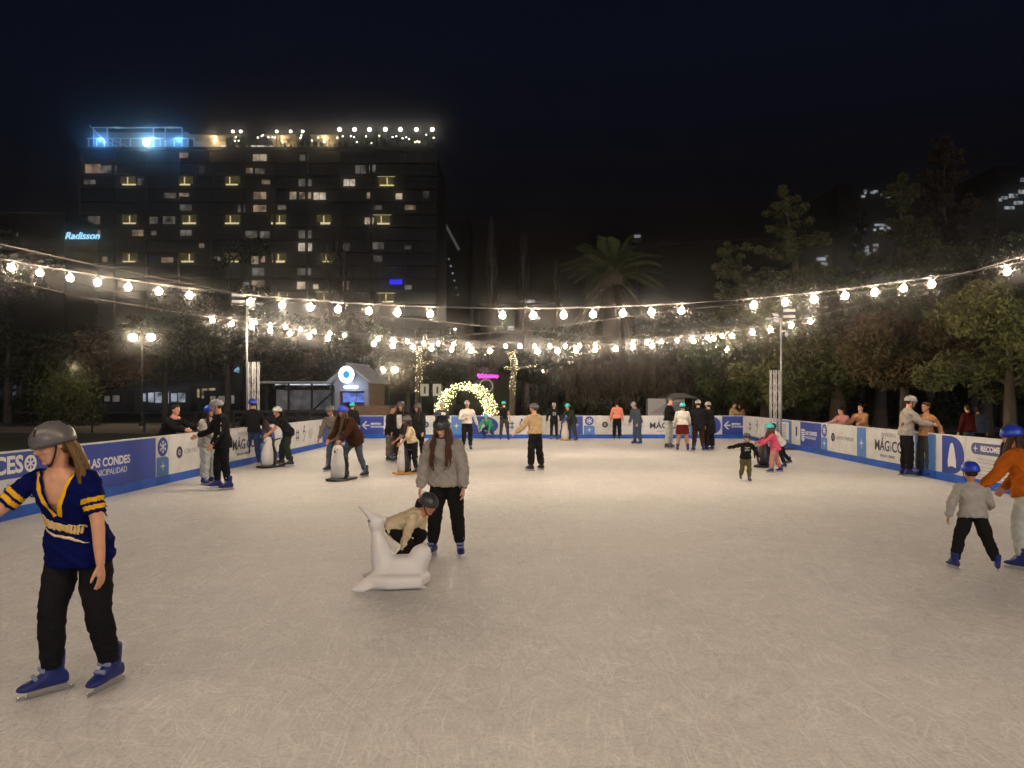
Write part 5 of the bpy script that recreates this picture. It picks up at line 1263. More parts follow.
    # ---- helmet
    if helmet:
        k = MB(); n = 22; rs = []
        for i in range(11):
            el = R(90 - i * 10.2); rs.append([Vector(((.106 * math.cos(el)) * math.cos(2 * math.pi * j / n), .008 + .128 * math.cos(el) * math.sin(2 * math.pi * j / n), .028 + .108 * math.sin(el) - .022 * (math.sin(2 * math.pi * j / n) * .5 + .5) * (i / 10) ** 3)) for j in range(n)])
        inn = [[Vector((v.x * .9, .008 + (v.y - .008) * .9, v.z + .006)) for v in r_] for r_ in (rs[-1], rs[-3])]
        k.rings([r_ for r_ in rs] + inn)
        k.xform(HM); he = k.build('helmet', helmm(helmet), root)
        if helmlabel: he['label'] = helmlabel
        k = MB()
        for j, (a, el) in enumerate([(-90, 48), (-60, 40), (-120, 40), (-90, 75), (90, 45), (60, 40), (120, 40)]):
            a, el = R(a), R(el); c = Vector((.1045 * math.cos(el) * math.cos(a), .008 + .126 * math.cos(el) * math.sin(a), .028 + .1065 * math.sin(el)))
            t = Vector((-math.sin(el) * math.cos(a), -math.sin(el) * math.sin(a), math.cos(el)))
            k.tube([c - t * .02, c + t * .02], .0065, 6)
        k.xform(HM); k.build('vent', m_strap, he)
        k = MB(); k.tube(catmull([(-.083, .0, .02), (-.078, -.02, -.04), (-.045, -.055, -.105), (0, -.068, -.126), (.045, -.055, -.105), (.078, -.02, -.04), (.083, .0, .02)], 4), .0055, 6); k.xform(HM); k.build('strap', m_strap, he)
    if hcap:
        k = MB(); n = 18; rs = []
        for i in range(8):
            el = R(90 - i * 13.0); rs.append([Vector((.088 * math.cos(el) * math.cos(2 * math.pi * j / n), .008 + .104 * math.cos(el) * math.sin(2 * math.pi * j / n), .04 + .085 * math.sin(el))) for j in range(n)])
        k.rings(rs); k.rings([[Vector((x_ * (1 - abs(t) * 0), -.09 - y_, .045 - y_ * .3 + dz)) for x_, y_ in ((-.07, 0), (-.06, .05), (0, .075), (.06, .05), (.07, 0))] for t, dz in ((0, 0), (0, .008))]); k.xform(HM); k.build('cap', cl(hcap), root)
    info = dict(root=root, body=body, top=topo, HM=HM, arms=arms, legs=legs, nb=nb, shl=shl, chest=chest, waist=waist, pel=pel, T1=T1, T2=T2, lat=lat, fwd=fwd2, B=B)
    if extras: extras(info)
    return info
strandlen = {}
_LATE = []
def wrinkle(amp, freq):
    def f(o, me):
        n = len(me.vertices); co = np.empty(n * 3, np.float32); me.vertices.foreach_get('co', co); co = co.reshape(-1, 3)
        no = np.empty(n * 3, np.float32); me.vertices.foreach_get('normal', no); no = no.reshape(-1, 3)
        s = random.Random(n).uniform(0, 50); x, y, z = (co * freq * 3.1).T
        w = np.sin(1.7 * z + 1.1 * np.sin(.9 * x + s) + 1.3 * np.sin(.8 * y + s)) + .6 * np.sin(2.9 * z + 2.1 * x + s + 1.7 * np.sin(1.3 * y)) + .5 * np.sin(2.3 * y - 1.9 * z + 2 * s + np.sin(2.2 * x))
        w = w * amp * .45
        if amp < .0085:     # close figures: sharper diagonal folds as well
            r1 = 1 - np.abs(np.sin(2.2 * z + 1.5 * x + 1.6 * np.sin(.8 * y + s) + s)); r2 = 1 - np.abs(np.sin(1.6 * z - 1.9 * x + 1.3 * np.sin(1.1 * y - s) + 2 * s))
            m = .5 + .5 * np.sin(1.1 * z + .7 * x + s)
            w = w + (r1 ** 2.2 * m + r2 ** 2.2 * (1 - m)) * amp * 1.15
        co = co + no * w[:, None]
        me.vertices.foreach_set('co', co.astype(np.float32).ravel())
    return f
# ------------------------------------------------------------------ skating aids
m_pw = mat('aid_white', (.62, .60, .57), .35, var=.05, vscale=6); m_pb = mat('aid_black', (.015, .015, .018), .3); m_py = mat('aid_orange', rgb(214, 150, 40), .4)
def penguin(px, py, label, face=0, s=1.0, d=None, yellow=False):
    d = d or dist_of(py); r = empty('penguin_aid', (X_of(px, d), d, 0), R(face), label, 'skating aid', 'penguin skating aids'); X, Yv = Vector((1, 0, 0)), Vector((0, 1, 0))
    prof = [(.05, .10, .12), (.09, .145, .15), (.22, .165, .165), (.36, .158, .15), (.48, .125, .125), (.55, .105, .105), (.61, .108, .108), (.67, .10, .10), (.72, .07, .072), (.745, .025, .025)]
    def rg_(inf, front):
        out = []
        for z, a, c in prof:
            ring = ring_at(Vector((0, 0, z)), X, Yv, a + inf, c + inf, 22, .95)
            out.append([Vector((v.x * (.97 if front else 1), v.y - (.05 if front else 0), v.z)) for v in ring])
        return out
    b = MB(); b.rings(rg_(0, False)); bd = b.build('body', m_pb, r); bd.scale = (s, s, s)
    b = MB(); b.rings(rg_(.002, True)); bl = b.build('belly', m_pw, bd)
    for q in (1, -1):
        MB().ell((q * .042, -.138, .655), (.013, .01, .017), nu=8, nv=5).build('eye', m_pb, bd)
        b = MB(); b.tube(catmull([(q * .13, -.01, .50), (q * .2, -.01, .36), (q * .215, -.03, .2)], 4), lerp_list([.03, .038, .012], 9), 8, flat=.5); b.build('flipper', m_pb, bd)
        b = MB(); b.tube(catmull([(q * .1, .03, .66), (q * .2, .08, .70), (q * .24, .12, .70)], 4), .017, 7); b.build('handle', m_pb, bd)
    MB().tube([(0, -.13, .62), (0, -.185, .605), (0, -.205, .595)], [.024, .016, .005], 8).build('beak', m_pb if not yellow else m_py, bd)
    b = MB(); b.rings([[Vector((x * w, y, z)) for x, y in ((-.14, -.30), (.14, -.30), (.19, -.1), (.17, .34), (-.17, .34), (-.19, -.1))] for w, z in ((.85, .012), (1, .03), (.95, .055))]); b.build('base_board', m_pb if not yellow else m_py, bd, smooth=False)
    return r
penguin(270, 467.5, 'white bellied penguin skating aid pushed by the skater in a black T-shirt', -28, 1.02)
penguin(340.5, 480.5, 'white bellied penguin skating aid in front of the brown jacket skater', -28, 1.0)
penguin(404, 474, 'white penguin aid with yellow base in front of the cream top child', -60, .8, yellow=True)
penguin(565.5, 440.5, 'small far penguin aid held by the stooping dark green coat', -20, 1.0, yellow=True)
penguin(763.5, 466.8, 'black penguin aid seen from behind beside the pink jacket girl', 150, 1.02)
# the ride-on seal
sd = 6.45; sx = X_of(398, sd)
seal = empty('seal_aid', (sx, sd, 0), R(0), 'translucent white seal skating aid with raised snout and seat', 'skating aid')
b = MB()
b.tube(catmull([(-.10, 0, .04), (-.135, 0, .22), (-.17, 0, .36), (-.195, 0, .46), (-.2, 0, .50)], 5), lerp_list([.145, .115, .084, .058, .054], 21), 16)
b.ell((-.205, 0, .575), (.078, .075, .095), Matrix.Rotation(R(-18), 3, 'Y'))
b.tube(catmull([(-.235, -.0, .625), (-.285, 0, .665), (-.325, 0, .705), (-.365, 0, .725)], 4), lerp_list([.05, .034, .024, .02], 13), 10)
b.ell((-.125, -.01, .61), (.03, .05, .035))
b.rings([ring_at(Vector((.065 + c, 0, z)), Vector((1, 0, 0)), Vector((0, 1, 0)), w, dd, 24, .8) for z, w, dd, c in ((.05, .225, .17, 0), (.12, .20, .145, 0), (.19, .185, .125, .005), (.245, .17, .105, .012), (.27, .14, .08, .015))])
b.tube(catmull([(.16, 0, .17), (.22, 0, .29), (.255, 0, .36)], 4), lerp_list([.12, .10, .05], 9), 12)
b.rings([[Vector((x * w, y * w, z)) for x, y in ((-.24, -.2), (-.05, -.26), (.24, -.2), (.30, 0), (.22, .2), (-.2, .2))] for w, z in ((.92, .012), (1, .03), (1.0, .10), (.88, .13))])
for q in (1, -1): b.tube(catmull([(-.1, q * .1, .16), (-.26, q * .2, .05), (-.38, q * .24, .025)], 4), lerp_list([.07, .07, .03], 9), 10, flat=.45)
m_seal = bpy.data.materials.new('seal_plastic'); m_seal.use_nodes = True; q = m_seal.node_tree.nodes['Principled BSDF']
q.inputs['Base Color'].default_value = (.82, .79, .77, 1); q.inputs['Roughness'].default_value = .42; q.inputs['Subsurface Weight'].default_value = .5; q.inputs['Subsurface Radius'].default_value = (.06, .05, .045); q.inputs['Subsurface Scale'].default_value = 1
so = b.build('body', m_seal, seal); remesh(so, .011, 14)
for q in (1, -1): MB().ell((-.255, q * .07 - .004, .60), (.012, .008, .014)).build('eye', mat('seal_eye', (.25, .2, .18), .4), so)
b = MB(); b.tube([(-.22, -.2, .0145), (.28, -.15, .0145)], .012, 5); b.tube([(-.22, .2, .0145), (.28, .15, .0145)], .012, 5); b.build('runner', m_seal, so)

# ------------------------------------------------------------------ the people
AFTER = []
def jersey(I):
    """V neck, yellow trim, sleeve stripes and the script across the chest, laid on the finished shirt surface"""
    def run():
        o = I['top']; me = o.data; B = I['B']; T2, lat, fwd = I['T2'], I['lat'], I['fwd']; nb, shl, chest = I['nb'], I['shl'], I['chest']
        o.data.materials.append(cl('yellow')); 
        vtip = nb - T2 * .155 * B
        bm = bmesh.new(); bm.from_mesh(me); kill = []
        for f in bm.faces:
            c = f.calc_center_median(); t = (c - vtip).dot(T2); a = abs((c - vtip).dot(lat)); fr = (c - shl).dot(fwd)
            if t > 0 and fr > -.02 * B and a < t * .37 and t < .30 * B: kill.append(f)
            if t > .152 * B and a < .075 * B: kill.append(f)
        bmesh.ops.delete(bm, geom=list(set(kill)), context='FACES'); bm.to_mesh(me); bm.free()
        for p in me.polygons:
            for s in (1, -1):
                sh, e, w = I['arms'][s]; k = (p.center - sh).dot((e - sh).normalized()) / (e - sh).length
                out = (p.center - shl).dot(lat) * s
                if out > .095 * B and (p.center - e).length < .17 * B:
                    if .42 < k < .52 or .58 < k < .68: p.material_index = 1
        bvh = BVHTree.FromPolygons([v.co.copy() for v in me.vertices], [tuple(p.vertices) for p in me.polygons])
        def onto(p, lift=.004):
            h = bvh.ray_cast(p + fwd * .4, -fwd)
            if h[0] is None or (h[0] - p).dot(fwd) < -.12: h = bvh.find_nearest(p)
            n = h[1] if h[1].dot(fwd) > 0 else fwd
            return h[0] + n * lift
        for s in (1, -1):
            vs, fs = [], []
            for i in range(19):
                t = i / 18; q = vtip - T2 * .004 * B + (T2 * .160 * B + lat * s * .060 * B) * t + fwd * .06 * B
                pe = (lat * s * .89 - T2 * .46)
                vs += [onto(q + pe * .001, .005), onto(q + pe * .013, .008), onto(q + pe * .027, .005)]
                if i: k = 3 * i; fs += [(k - 3, k - 2, k + 1, k), (k - 2, k - 1, k + 2, k + 1)]
            MB().add(vs, fs).build('collar_trim', cl('yellow'), o)
        b = MB(); rg = random.Random(6); base = chest - T2 * .082 * B
        path = []; n = 58
        for i in range(n):
            t = i / (n - 1); st = i % 4; up = rg.uniform(.010, .017) if i > 8 else rg.uniform(.022, .030); dn = -rg.uniform(.010, .015)
            v = (up, .006, dn, -.004)[st]
            path.append((-.080 + .158 * t + (.006 if st in (1, 2) else -.002), v - .030 * t))
        for wd, lift_, mt in ((.0088, .002, 'cream'), (.0046, .006, 'yellow')):
            b = MB(); b.tube(catmull([onto(base + lat * (x + .18 * y) * B + T2 * y * B, lift_) for x, y in path], 2), wd, 5, flat=.6); b.build('script_lettering', cl(mt), o)
        b = MB()
        pts = [onto(base - T2 * (.027 + .0034 * i + .004 * math.sin(i * .6)) * B + lat * (-.075 + .0125 * i) * B, .003) for i in range(14)]
        b.tube(pts, lerp_list([.004, .009, .011, .003], 14), 5, flat=.6)
        b.build('script_tail', cl('cream'), o)
    AFTER.append(run)
def watch(I):
    sh, e, w = I['arms'][1]; dd = (w - e).normalized(); c = w - dd * .012; a = dd.orthogonal().normalized(); b_ = dd.cross(a)
    b = MB(); b.tube([c + (a * math.cos(t) + b_ * math.sin(t)) * .034 for t in [i * math.pi / 8 for i in range(17)]], .0085, 6); b.ell(c + Vector((.03, -.02, 0)), (.014, .014, .016)); b.build('watch', m_strap, I['root'])
def scarf(I):
    c = I['nb'] + I['fwd'] * .01; b = MB(); b.tube([c + Vector((.075 * math.cos(t), .075 * math.sin(t), .012 * math.sin(3 * t) - .02 * math.sin(t) * -1)) for t in [i * math.pi / 9 for i in range(19)]], .036, 8); b.build('scarf', cl('dustpink'), I['root'])
def stripes(I):
    b = MB()
    for s in (1, -1):
        sh, e, w = I['arms'][s]
        P = catmull([sh + (sh - e).normalized() * .0 + Vector((s * .045, 0, .03)), sh.lerp(e, .5) + Vector((s * .062, -.0, 0)), e + Vector((s * .052, .01, 0)), w + Vector((s * .035, 0, .02))], 5); b.tube(P, .011, 5)
    b.build('sleeve_stripe', cl('white'), I['root'])
def openshirt(I):
    B = I['B']; b = MB(); f = I['fwd']
    P = [I['shl'] + f * .075 * B - I['T2'] * .02 * B, I['chest'] + f * .088 * B, I['waist'] + f * .080 * B, I['pel'] + f * .088 * B + I['T1'] * .03 * B]
    b.tube(P, [.05 * B, .055 * B, .055 * B, .05 * B], 10, flat=.25, side=I['lat']); b.build('shirt_front', cl('white'), I['root'])
def chestprint(I):
    B = I['B']; rg = random.Random(2); b = MB(); f = I['fwd']
    for i in range(3):
        P = [I['chest'] + f * (.072 * B + .028) + I['lat'] * (-.05 + .02 * k) * B + I['T2'] * (.02 - .035 * i + rg.uniform(-.008, .008)) * B - f * abs(k - 2.5) * .004 * B for k in range(6)]
        b.tube(P, .016 * B, 6, flat=.5)
    b.build('shirt_print', cl('white'), I['root'])

P_ = person
strandlen['skater in na'] = 1.15; strandlen['woman in a b'] = 1.25
P_('skater in navy jersey with yellow V collar, arm stretched out, grey helmet', 80, 690, 1.535, face=2, lean=9, hunch=8, side=-7, twist=-4, head=(18, -44), footturn=-30, lockfront=False,
   armL=(6, 14, 4, 6), armR=(26, 40, 36, 44), legL=(8, 8, -14, 4), legR=(12, 5, -6, 4), top='navy', bot='black', bulk=.016, hem=-.055, cuff=.54, tw=1.08, hair=('long', 'blond'), strand=64, helmet='grey', skin=0, fem=True, voxel=.0062, extras=jersey, curl=12, footyaw=16, boots='blue')
P_('woman in bulky grey sweatshirt with two long hair locks standing by crouching child', 446, 556, 1.475, face=-6, lean=5, side=-2, hunch=12, head=(24, -14), armL=(4, 15, 10, 3), armR=(4, 15, 14, 7), legL=(2, 7, -4, 5), legR=(8, 5, -2, 6),
   top='grey', bot='softblack', bulk=.042, hem=-.03, cuff=1.0, tw=1.2, bwid=.97, hair=('long', 'redbrown'), strand=54, helmet='dkgrey', skin=2, fem=True, voxel=.007, extras=watch, footyaw=14)
P_('child in a cream top crouching over the white seal, dark grey helmet', 401, 566, 1.14, face=72, lean=60, hunch=12, head=(10, -12), armL=(-14, 3, -6, -4), armR=(-20, 2, -14, -4), legL=(74, 12, -36, 4), legR=(58, 10, -40, 6),
   top='cream', bot='softblack', bulk=.022, hem=-.03, cuff=1.0, hs=1.2, hair=('pony', 'dark'), helmet='dkgrey', skin=1, voxel=.007, d=6.98)
P_('small child in a pale grey jumper and cobalt blue helmet seen from behind', 975, 570, 1.04, face=168, lean=6, hunch=4, head=(6, 0), armL=(2, 22, 10, 8), armR=(10, 22, 66, 24), legL=(4, 15, -8, 13), legR=(-6, 16, -14, 16),
   top='ltgrey', bot='softblack', bulk=.026, hem=-.03, cuff=1.0, tw=1.2, hs=1.24, hair=('short', 'dark'), helmet='blue', skin=1, voxel=.007, footyaw=20)
P_('skater in an orange jacket and blue helmet holding the small child by the hand', 1033, 569, 1.40, face=-152, lean=14, hunch=8, head=(10, 30), armL=(14, 42, 24, 46), armR=(24, 10, 40, 6), legL=(8, 8, -8, 6), legR=(4, 6, -12, 5),
   top='orange', bot='palegrey', bulk=.032, hem=-.03, cuff=1.0, tw=1.12, hair=('long', 'brown'), strand=40, helmet='blue', skin=0, fem=True, voxel=.0075)
P_('little boy in a dark printed jumper running with one arm out, grey helmet', 745, 481, .965, face=-4, lean=6, hunch=3, side=2, head=(10, 6), armR=(14, 74, 14, 80), armL=(-6, 34, 6, 24), legL=(16, 2, -4, 2), legR=(-4, 3, -30, 2),
   top='softblack', bot='khaki', bulk=.02, hem=-.04, tw=1.15, hs=1.28, hair=('short', 'dark'), helmet='dkgrey', skin=2, boots='black', extras=chestprint)
P_('girl in a pink jacket and teal helmet skating beside the black penguin', 776, 472.5, 1.10, face=-104, lean=14, hunch=6, head=(8, -16), armL=(44, 10, 58, 4), armR=(50, 8, 66, 4), legL=(18, 6, 4, 4), legR=(-6, 6, -22, 5),
   top='pink', bot='dustpink', bulk=.024, hem=-.08, tw=1.25, hs=1.18, hair=('long', 'redbrown'), helmet='teal', skin=1)
P_('child in a white top half hidden behind the pink jacket girl', 787, 467, 1.12, face=-82, lean=34, hunch=6, head=(0, 0), armL=(50, 6, 60, 4), armR=(50, 6, 60, 4), legL=(10, 6, -18, 6), legR=(-26, 6, -40, 5),
   top='white', bot='softblack', bulk=.02, hs=1.18, hair=('short', 'dark'), helmet='black', skin=1, boots='black')
P_('skater in pale grey clothes and blue helmet holding on to a partner', 208, 484.5, 1.50, face=62, lean=3, hunch=4, head=(4, 10), armL=(32, 10, 76, -6), armR=(34, 12, 70, -14), legL=(2, 4, -5, 3), legR=(8, 3, -2, 3),
   top='ltgrey', bot='palegrey', bulk=.026, hem=-.06, tw=1.3, flare=.012, hair=('long', 'dark'), helmet='blue', skin=0, fem=True)
P_('tall skater in black jacket with white sleeve stripes and a light grey helmet', 222.5, 489, 1.63, face=-58, lean=4, hunch=8, head=(14, -12), armL=(10, 14, 30, 6), armR=(28, 12, 66, -6), legL=(-2, 8, -8, 7), legR=(10, 6, 0, 6),
   top='black', bot='black', bulk=.032, hem=-.08, tw=1.1, hair=('short', 'brown'), helmet='ltgrey', skin=0, extras=stripes)
P_('man in a black coat and pinkish scarf leaning on the boards from outside', 172, 0, 1.66, face=74, lean=24, hunch=10, head=(-6, 0), armL=(58, 10, 84, -12), armR=(56, 8, 80, -6), top='black', bot='dkgrey', bulk=.034, hem=-.1, hair=('short', 'black'), skin=0, boots='shoe', d=15.4, x=-7.62, gz=-.06, extras=scarf)
P_('skater in a black jacket, jeans and bright blue helmet seen from behind at the boards', 252.5, 464, 1.62, face=-158, lean=5, hunch=6, head=(6, 30), armL=(24, 12, 66, 4), armR=(30, 14, 70, 4), legL=(3, 5, -3, 4), legR=(5, 5, -2, 4),
   top='black', bot='jeans', bulk=.036, hem=-.05, tw=1.15, hair=('short', 'dark'), helmet='blue', skin=1)
P_('child in light blue jeans and pale denim top between two taller skaters', 265.5, 463.5, 1.08, face=-150, lean=6, head=(4, 40), armL=(40, 10, 70, 0), armR=(40, 10, 70, 0), legL=(4, 5, -4, 4), legR=(6, 6, 0, 6), top='denim', bot='ltjeans', bulk=.018, hs=1.15, tw=1.1, hair=('long', 'brown'), skin=0)
P_('skater in a black T-shirt and white helmet stooping to push a penguin', 286, 465.5, 1.53, face=-76, lean=30, hunch=8, head=(-4, 20), armL=(24, 8, 46, 0), armR=(28, 10, 50, -4), legL=(8, 8, -16, 8), legR=(26, 6, 4, 6),
   top='black', bot='darkgreen', bulk=.022, hem=-.08, cuff=.5, tw=1.15, flare=.012, hair=('pony', 'black'), helmet='white', skin=1, boots='black', fem=True)
P_('woman in a brown jacket and blue helmet bending over a penguin', 354, 477, 1.60, face=-36, lean=30, hunch=10, head=(4, -4), armL=(26, 6, 44, -8), armR=(28, 8, 46, -4), legL=(-2, 10, -16, 10), legR=(24, 4, -2, 2),
   top='brown', bot='slate', bulk=.034, hem=-.10, tw=.98, hair=('long', 'brown'), helmet='blue', skin=0, fem=True, boots='black')
P_('skater in a grey top and jeans half hidden behind the brown jacket woman', 334.5, 471.5, 1.50, face=-22, lean=14, hunch=8, head=(14, 0), armL=(20, 8, 40, 0), armR=(16, 10, 30, 2), legL=(4, 5, -6, 4), legR=(10, 6, -2, 6), top='midgrey', bot='slate', bulk=.024, tw=1.0, hair=('short', 'dark'), helmet='grey', skin=1, boots='black')
P_('skater in a dark jacket and pale teal helmet facing the kiosk', 351.5, 447, 1.49, face=160, lean=4, top='softblack', bot='dkgrey', bulk=.03, hair=('short', 'dark'), helmet='teal', skin=0)
P_('man in a dark coat and wide grey trousers standing in the trio', 391, 461, 1.46, face=66, lean=3, head=(10, 0), armL=(18, 10, 80, -10), armR=(22, 12, 88, -6), legL=(2, 6, -3, 5), legR=(4, 6, -1, 5), top='black', bot='midgrey', bulk=.036, hem=-.08, tw=1.3, flare=.015, hair=('short', 'brown'), skin=0, boots='black', voxel=.011)
P_('skater with an open black jacket over a white shirt in the trio', 401.5, 462, 1.56, face=-20, lean=3, head=(8, 10), legL=(2, 8, -6, 8), legR=(10, 6, 2, 6), top='black', bot='black', bulk=.03, hem=-.05, hair=('long', 'dark'), helmet='grey', skin=0, boots='black', extras=openshirt, fem=True)
P_('child in a cream top and grey helmet pushing the yellow based penguin', 412.5, 473.5, 1.28, face=-62, lean=14, hunch=6, head=(10, 0), armL=(30, 8, 48, 0), armR=(34, 10, 52, 0), legL=(0, 4, -10, 4), legR=(12, 4, 0, 4), top='cream', bot='black', bulk=.02, hem=-.02, cuff=.6, hs=1.15, hair=('long', 'dark'), helmet='grey', skin=1, boots='black')
P_('skater in a dark brown coat behind the cream top child', 419, 460, 1.50, face=-30, lean=4, head=(10, 0), top='charcoal', bot='black', bulk=.034, hem=-.1, hair=('long', 'dark'), helmet='grey', skin=0, boots='black')
P_('skater with a dark vest over white sleeves behind the grey sweatshirt woman', 441.5, 450, 1.52, face=30, lean=4, top='dkgrey', bot='black', bulk=.026, hair=('short', 'dark'), helmet='ltgrey', skin=0, extras=openshirt)
P_('skater in a white shirt and black trousers gliding on one leg', 467, 450, 1.55, face=6, lean=3, head=(6, 10), armL=(-10, 20, 4, 20), armR=(16, 14, 90, -40), legL=(2, 3, -2, 2), legR=(8, 3, -26, 2), top='white', bot='black', bulk=.024, hem=-.01, tw=1.15, hair=('short', 'brown'), helmet='ltgrey', skin=0, boots='black')
P_('skater in green top and teal helmet crouching at the far boards', 488.5, 439.3, 1.5, face=-20, lean=44, hunch=14, head=(0, 0), armL=(40, 10, 30, 0), armR=(46, 12, 30, 0), legL=(84, 14, -38, 4), legR=(74, 12, -36, 4), top='green', bot='jeans', bulk=.028, hair=('short', 'dark'), helmet='teal', skin=0)
P_('woman in a short black top and leggings reaching for the boards, teal helmet', 504, 440.3, 1.52, face=168, lean=6, side=3, head=(6, 20), armL=(28, 52, 44, 40), armR=(6, 16, 16, 8), legL=(3, 6, -3, 5), legR=(5, 8, -3, 8), top='black', bot='dkgrey', bulk=.012, hem=.085, cuff=.35, waistbare=True, hair=('short', 'dark'), helmet='teal', skin=2, fem=True)
P_('skater in a tan jumper and black trousers with one arm held out', 536, 470.5, 1.52, face=-140, lean=4, hunch=3, head=(2, 24), armL=(22, 26, 44, 30), armR=(16, 16, 50, 20), legL=(4, 4, -2, 3), legR=(-2, 5, -8, 5), top='tan', bot='black', bulk=.036, hem=-.015, tw=1.25, flare=.014, hair=('short', 'brown'), helmet='grey', skin=0, boots='black', fem=True)
P_('skater in a black top with white print facing out from the far boards', 554, 440, 1.45, face=2, lean=2, armL=(-16, 22, 8, 10), armR=(-16, 22, 8, 10), top='black', bot='black', bulk=.02, hair=('short', 'dark'), helmet='ltgrey', skin=0, boots='black', extras=chestprint)
P_('skater in a dark green coat and teal helmet stooping over a small penguin', 572.5, 440.5, 1.5, face=-58, lean=26, hunch=10, armL=(26, 8, 46, 0), armR=(30, 10, 50, 0), legL=(2, 6, -12, 6), legR=(16, 4, -2, 4), top='darkgreen', bot='dkgrey', bulk=.036, hem=-.1, tw=1.2, hair=('short', 'dark'), helmet='teal', skin=0)
P_('skater in a salmon top with dark hair seen from behind at the far boards', 617, 439.6, 1.53, face=172, lean=3, armL=(10, 16, 20, 8), armR=(2, 12, 10, 6), legL=(2, 3, -2, 2), legR=(2, 3, -2, 2), top='salmon', bot='black', bulk=.028, hem=-.02, tw=1.2, flare=.01, hair=('short', 'black'), skin=0, boots='black', fem=True)
P_('skater in a slate jacket and jeans looking down, pale helmet', 637.5, 444, 1.53, face=-62, lean=10, hunch=12, head=(26, 0), armL=(4, 8, 16, 4), armR=(8, 8, 20, 4), legL=(2, 4, -4, 3), legR=(8, 4, -2, 4), top='slate', bot='denim', bulk=.036, hem=-.06, tw=1.2, hair=('short', 'dark'), helmet='ltgrey', skin=0)
P_('man in a black jacket, pale trousers and flat cap talking to the teal helmet', 668.5, 448, 1.66, face=58, lean=2, head=(4, 0), armL=(20, 10, 90, 0), armR=(14, 12, 70, 0), legL=(2, 6, -3, 6), legR=(4, 5, -3, 5), top='black', bot='palegrey', bulk=.03, hem=-.02, tw=1.25, flare=.01, hair=('short', 'dark'), hcap='midgrey', skin=2, boots='black')
P_('skater in a white jacket, maroon skirt and teal helmet', 682.5, 451, 1.49, face=168, lean=3, armL=(14, 14, 40, 6), armR=(14, 14, 34, 6), legL=(2, 6, -3, 6), legR=(3, 7, -3, 7), top='white', bot='nude', skirt='maroon', bulk=.032, hem=-.01, hair=('short', 'brown'), helmet='teal', skin=1, fem=True)
P_('tall skater in a black coat with brown trousers seen from behind', 698.5, 451, 1.58, face=176, lean=3, head=(8, -10), legL=(2, 5, -3, 5), legR=(2, 5, -3, 5), top='black', bot='brown', bulk=.04, hem=-.12, tw=1.2, hair=('short', 'dark'), helmet='ltgrey', skin=0)
P_('skater in a long all black coat next to the brown trousers', 709.5, 450.3, 1.52, face=-150, lean=4, head=(8, 0), top='black', bot='black', bulk=.04, hem=-.2, tw=1.3, flare=.02, hair=('short', 'dark'), helmet='ltgrey', skin=0, fem=True)
P_('man in a grey jumper and pale helmet embracing a partner at the boards', 906.5, 476, 1.69, face=78, lean=2, hunch=6, head=(16, 0), armL=(44, 10, 86, -20), armR=(40, 10, 80, -10), legL=(2, 4, -3, 3), legR=(4, 4, -2, 3), top='grey', bot='black', bulk=.028, hem=-.03, tw=1.2, flare=.01, hair=('short', 'dark'), helmet='ltgrey', skin=0)
P_('person in a tan top and wide dark trousers leaning one hand on the boards', 926, 476.5, 1.56, face=-74, lean=-2, hunch=4, head=(2, -8), armL=(-34, 10, -8, 14), armR=(60, 8, 84, -10), legL=(2, 4, -3, 4), legR=(4, 4, -2, 3), top='nude', bot='dkgrey', bulk=.016, hem=-.0, tw=1.3, flare=.022, hair=('short', 'brown'), skin=1, fem=True, boots='blue')
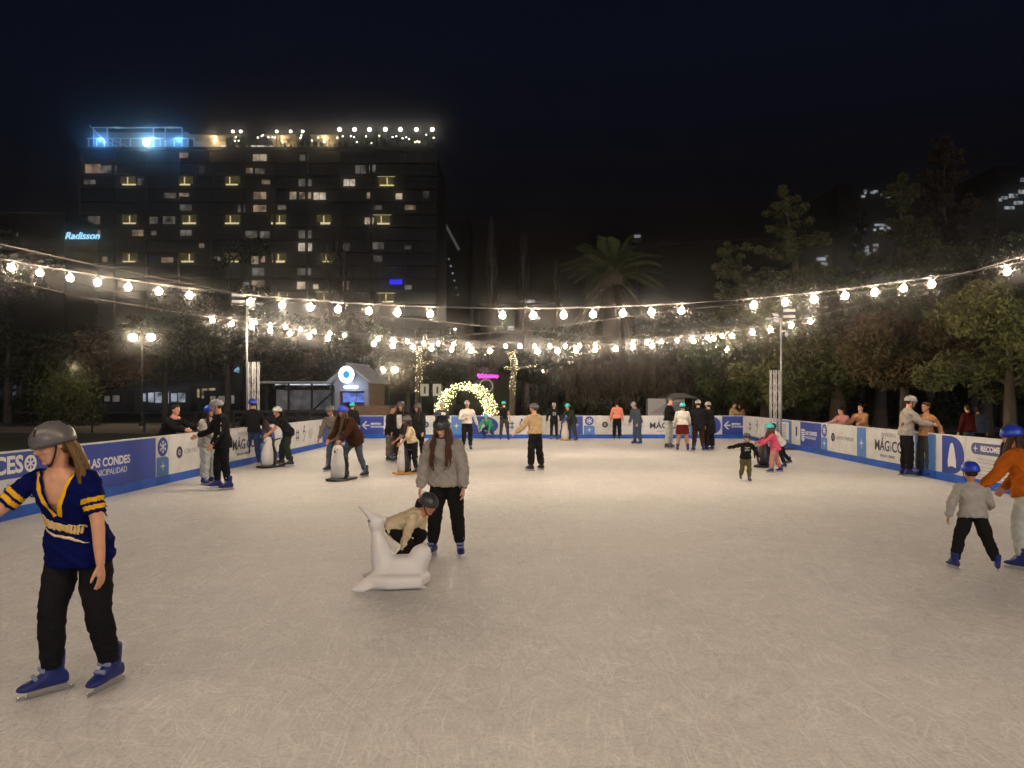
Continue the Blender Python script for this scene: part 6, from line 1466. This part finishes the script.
# onlookers outside the boards
P_('onlooker in a tan coat hugging another beyond the far boards', 732, 0, 1.56, face=70, lean=6, head=(10, 0), armL=(50, 10, 80, -30), armR=(50, 10, 80, -30), top='tan', bot='dkgrey', bulk=.045, hem=-.12, hair=('short', 'brown'), skin=0, boots='shoe', d=31.6, gz=-.06)
P_('onlooker in a camel coat being hugged beyond the far boards', 742.5, 0, 1.48, face=-80, lean=6, head=(14, 0), armL=(50, 10, 80, -30), armR=(50, 10, 80, -30), top='nude', bot='dkgrey', bulk=.045, hem=-.12, hair=('long', 'brown'), skin=0, boots='shoe', d=31.7, gz=-.06)
P_('onlooker in a peach top leaning over the boards by the tree trunk', 847, 0, 1.52, face=-70, lean=22, hunch=12, head=(6, 0), armL=(50, 8, 84, 0), armR=(50, 8, 84, 0), top='dustpink', bot='dkgrey', bulk=.034, hair=('short', 'black'), skin=2, boots='shoe', d=21.4, x=10.25, gz=-.06)
P_('onlooker with a raised face behind the peach top at the boards', 859, 0, 1.56, face=-60, lean=10, head=(-4, 0), armL=(40, 8, 80, 0), armR=(40, 8, 80, 0), top='nude', bot='dkgrey', bulk=.03, hair=('short', 'dark'), skin=2, boots='shoe', d=21.2, x=10.62, gz=-.06)
P_('onlooker in plum and grey standing in the dark beyond the boards', 969, 0, 1.56, face=-160, lean=3, top='maroon', bot='slate', bulk=.034, hem=-.03, hair=('short', 'dark'), skin=0, boots='shoe', d=20.5, gz=-.06)
P_('onlooker in grey beside the plum one in the dark', 978, 0, 1.50, face=150, lean=3, top='slate', bot='black', bulk=.034, hem=-.06, hair=('short', 'dark'), skin=0, boots='shoe', d=21, gz=-.06)

flush()
for q, om in _LATE: q.data = om.data
for k, (om, bl, bu) in _skate_cache.items():
    for o in (om, bl, *bu):
        if o: bpy.data.objects.remove(o)
for f in AFTER: f()

# ------------------------------------------------------------------ haze volume added to stand in for lens glow
if HAZE > 0:
    hb = MB(); hb.box(((-176 + 156) / 2, (-34 + 218) / 2, 38.0), (332, 252, 79))
    m = bpy.data.materials.new('glow_haze'); m.use_nodes = True; nt = m.node_tree; nt.nodes.clear()
    o = nt.nodes.new('ShaderNodeOutputMaterial'); v = nt.nodes.new('ShaderNodeVolumePrincipled'); v.inputs['Density'].default_value = HAZE; v.inputs['Color'].default_value = (.9, .9, .9, 1); v.inputs['Anisotropy'].default_value = ANISO
    nt.links.new(v.outputs[0], o.inputs['Volume'])
    tag(hb.build('haze', m, smooth=False), 'thin haze added to stand in for lens glow round the bulbs', 'haze', kind='stuff')
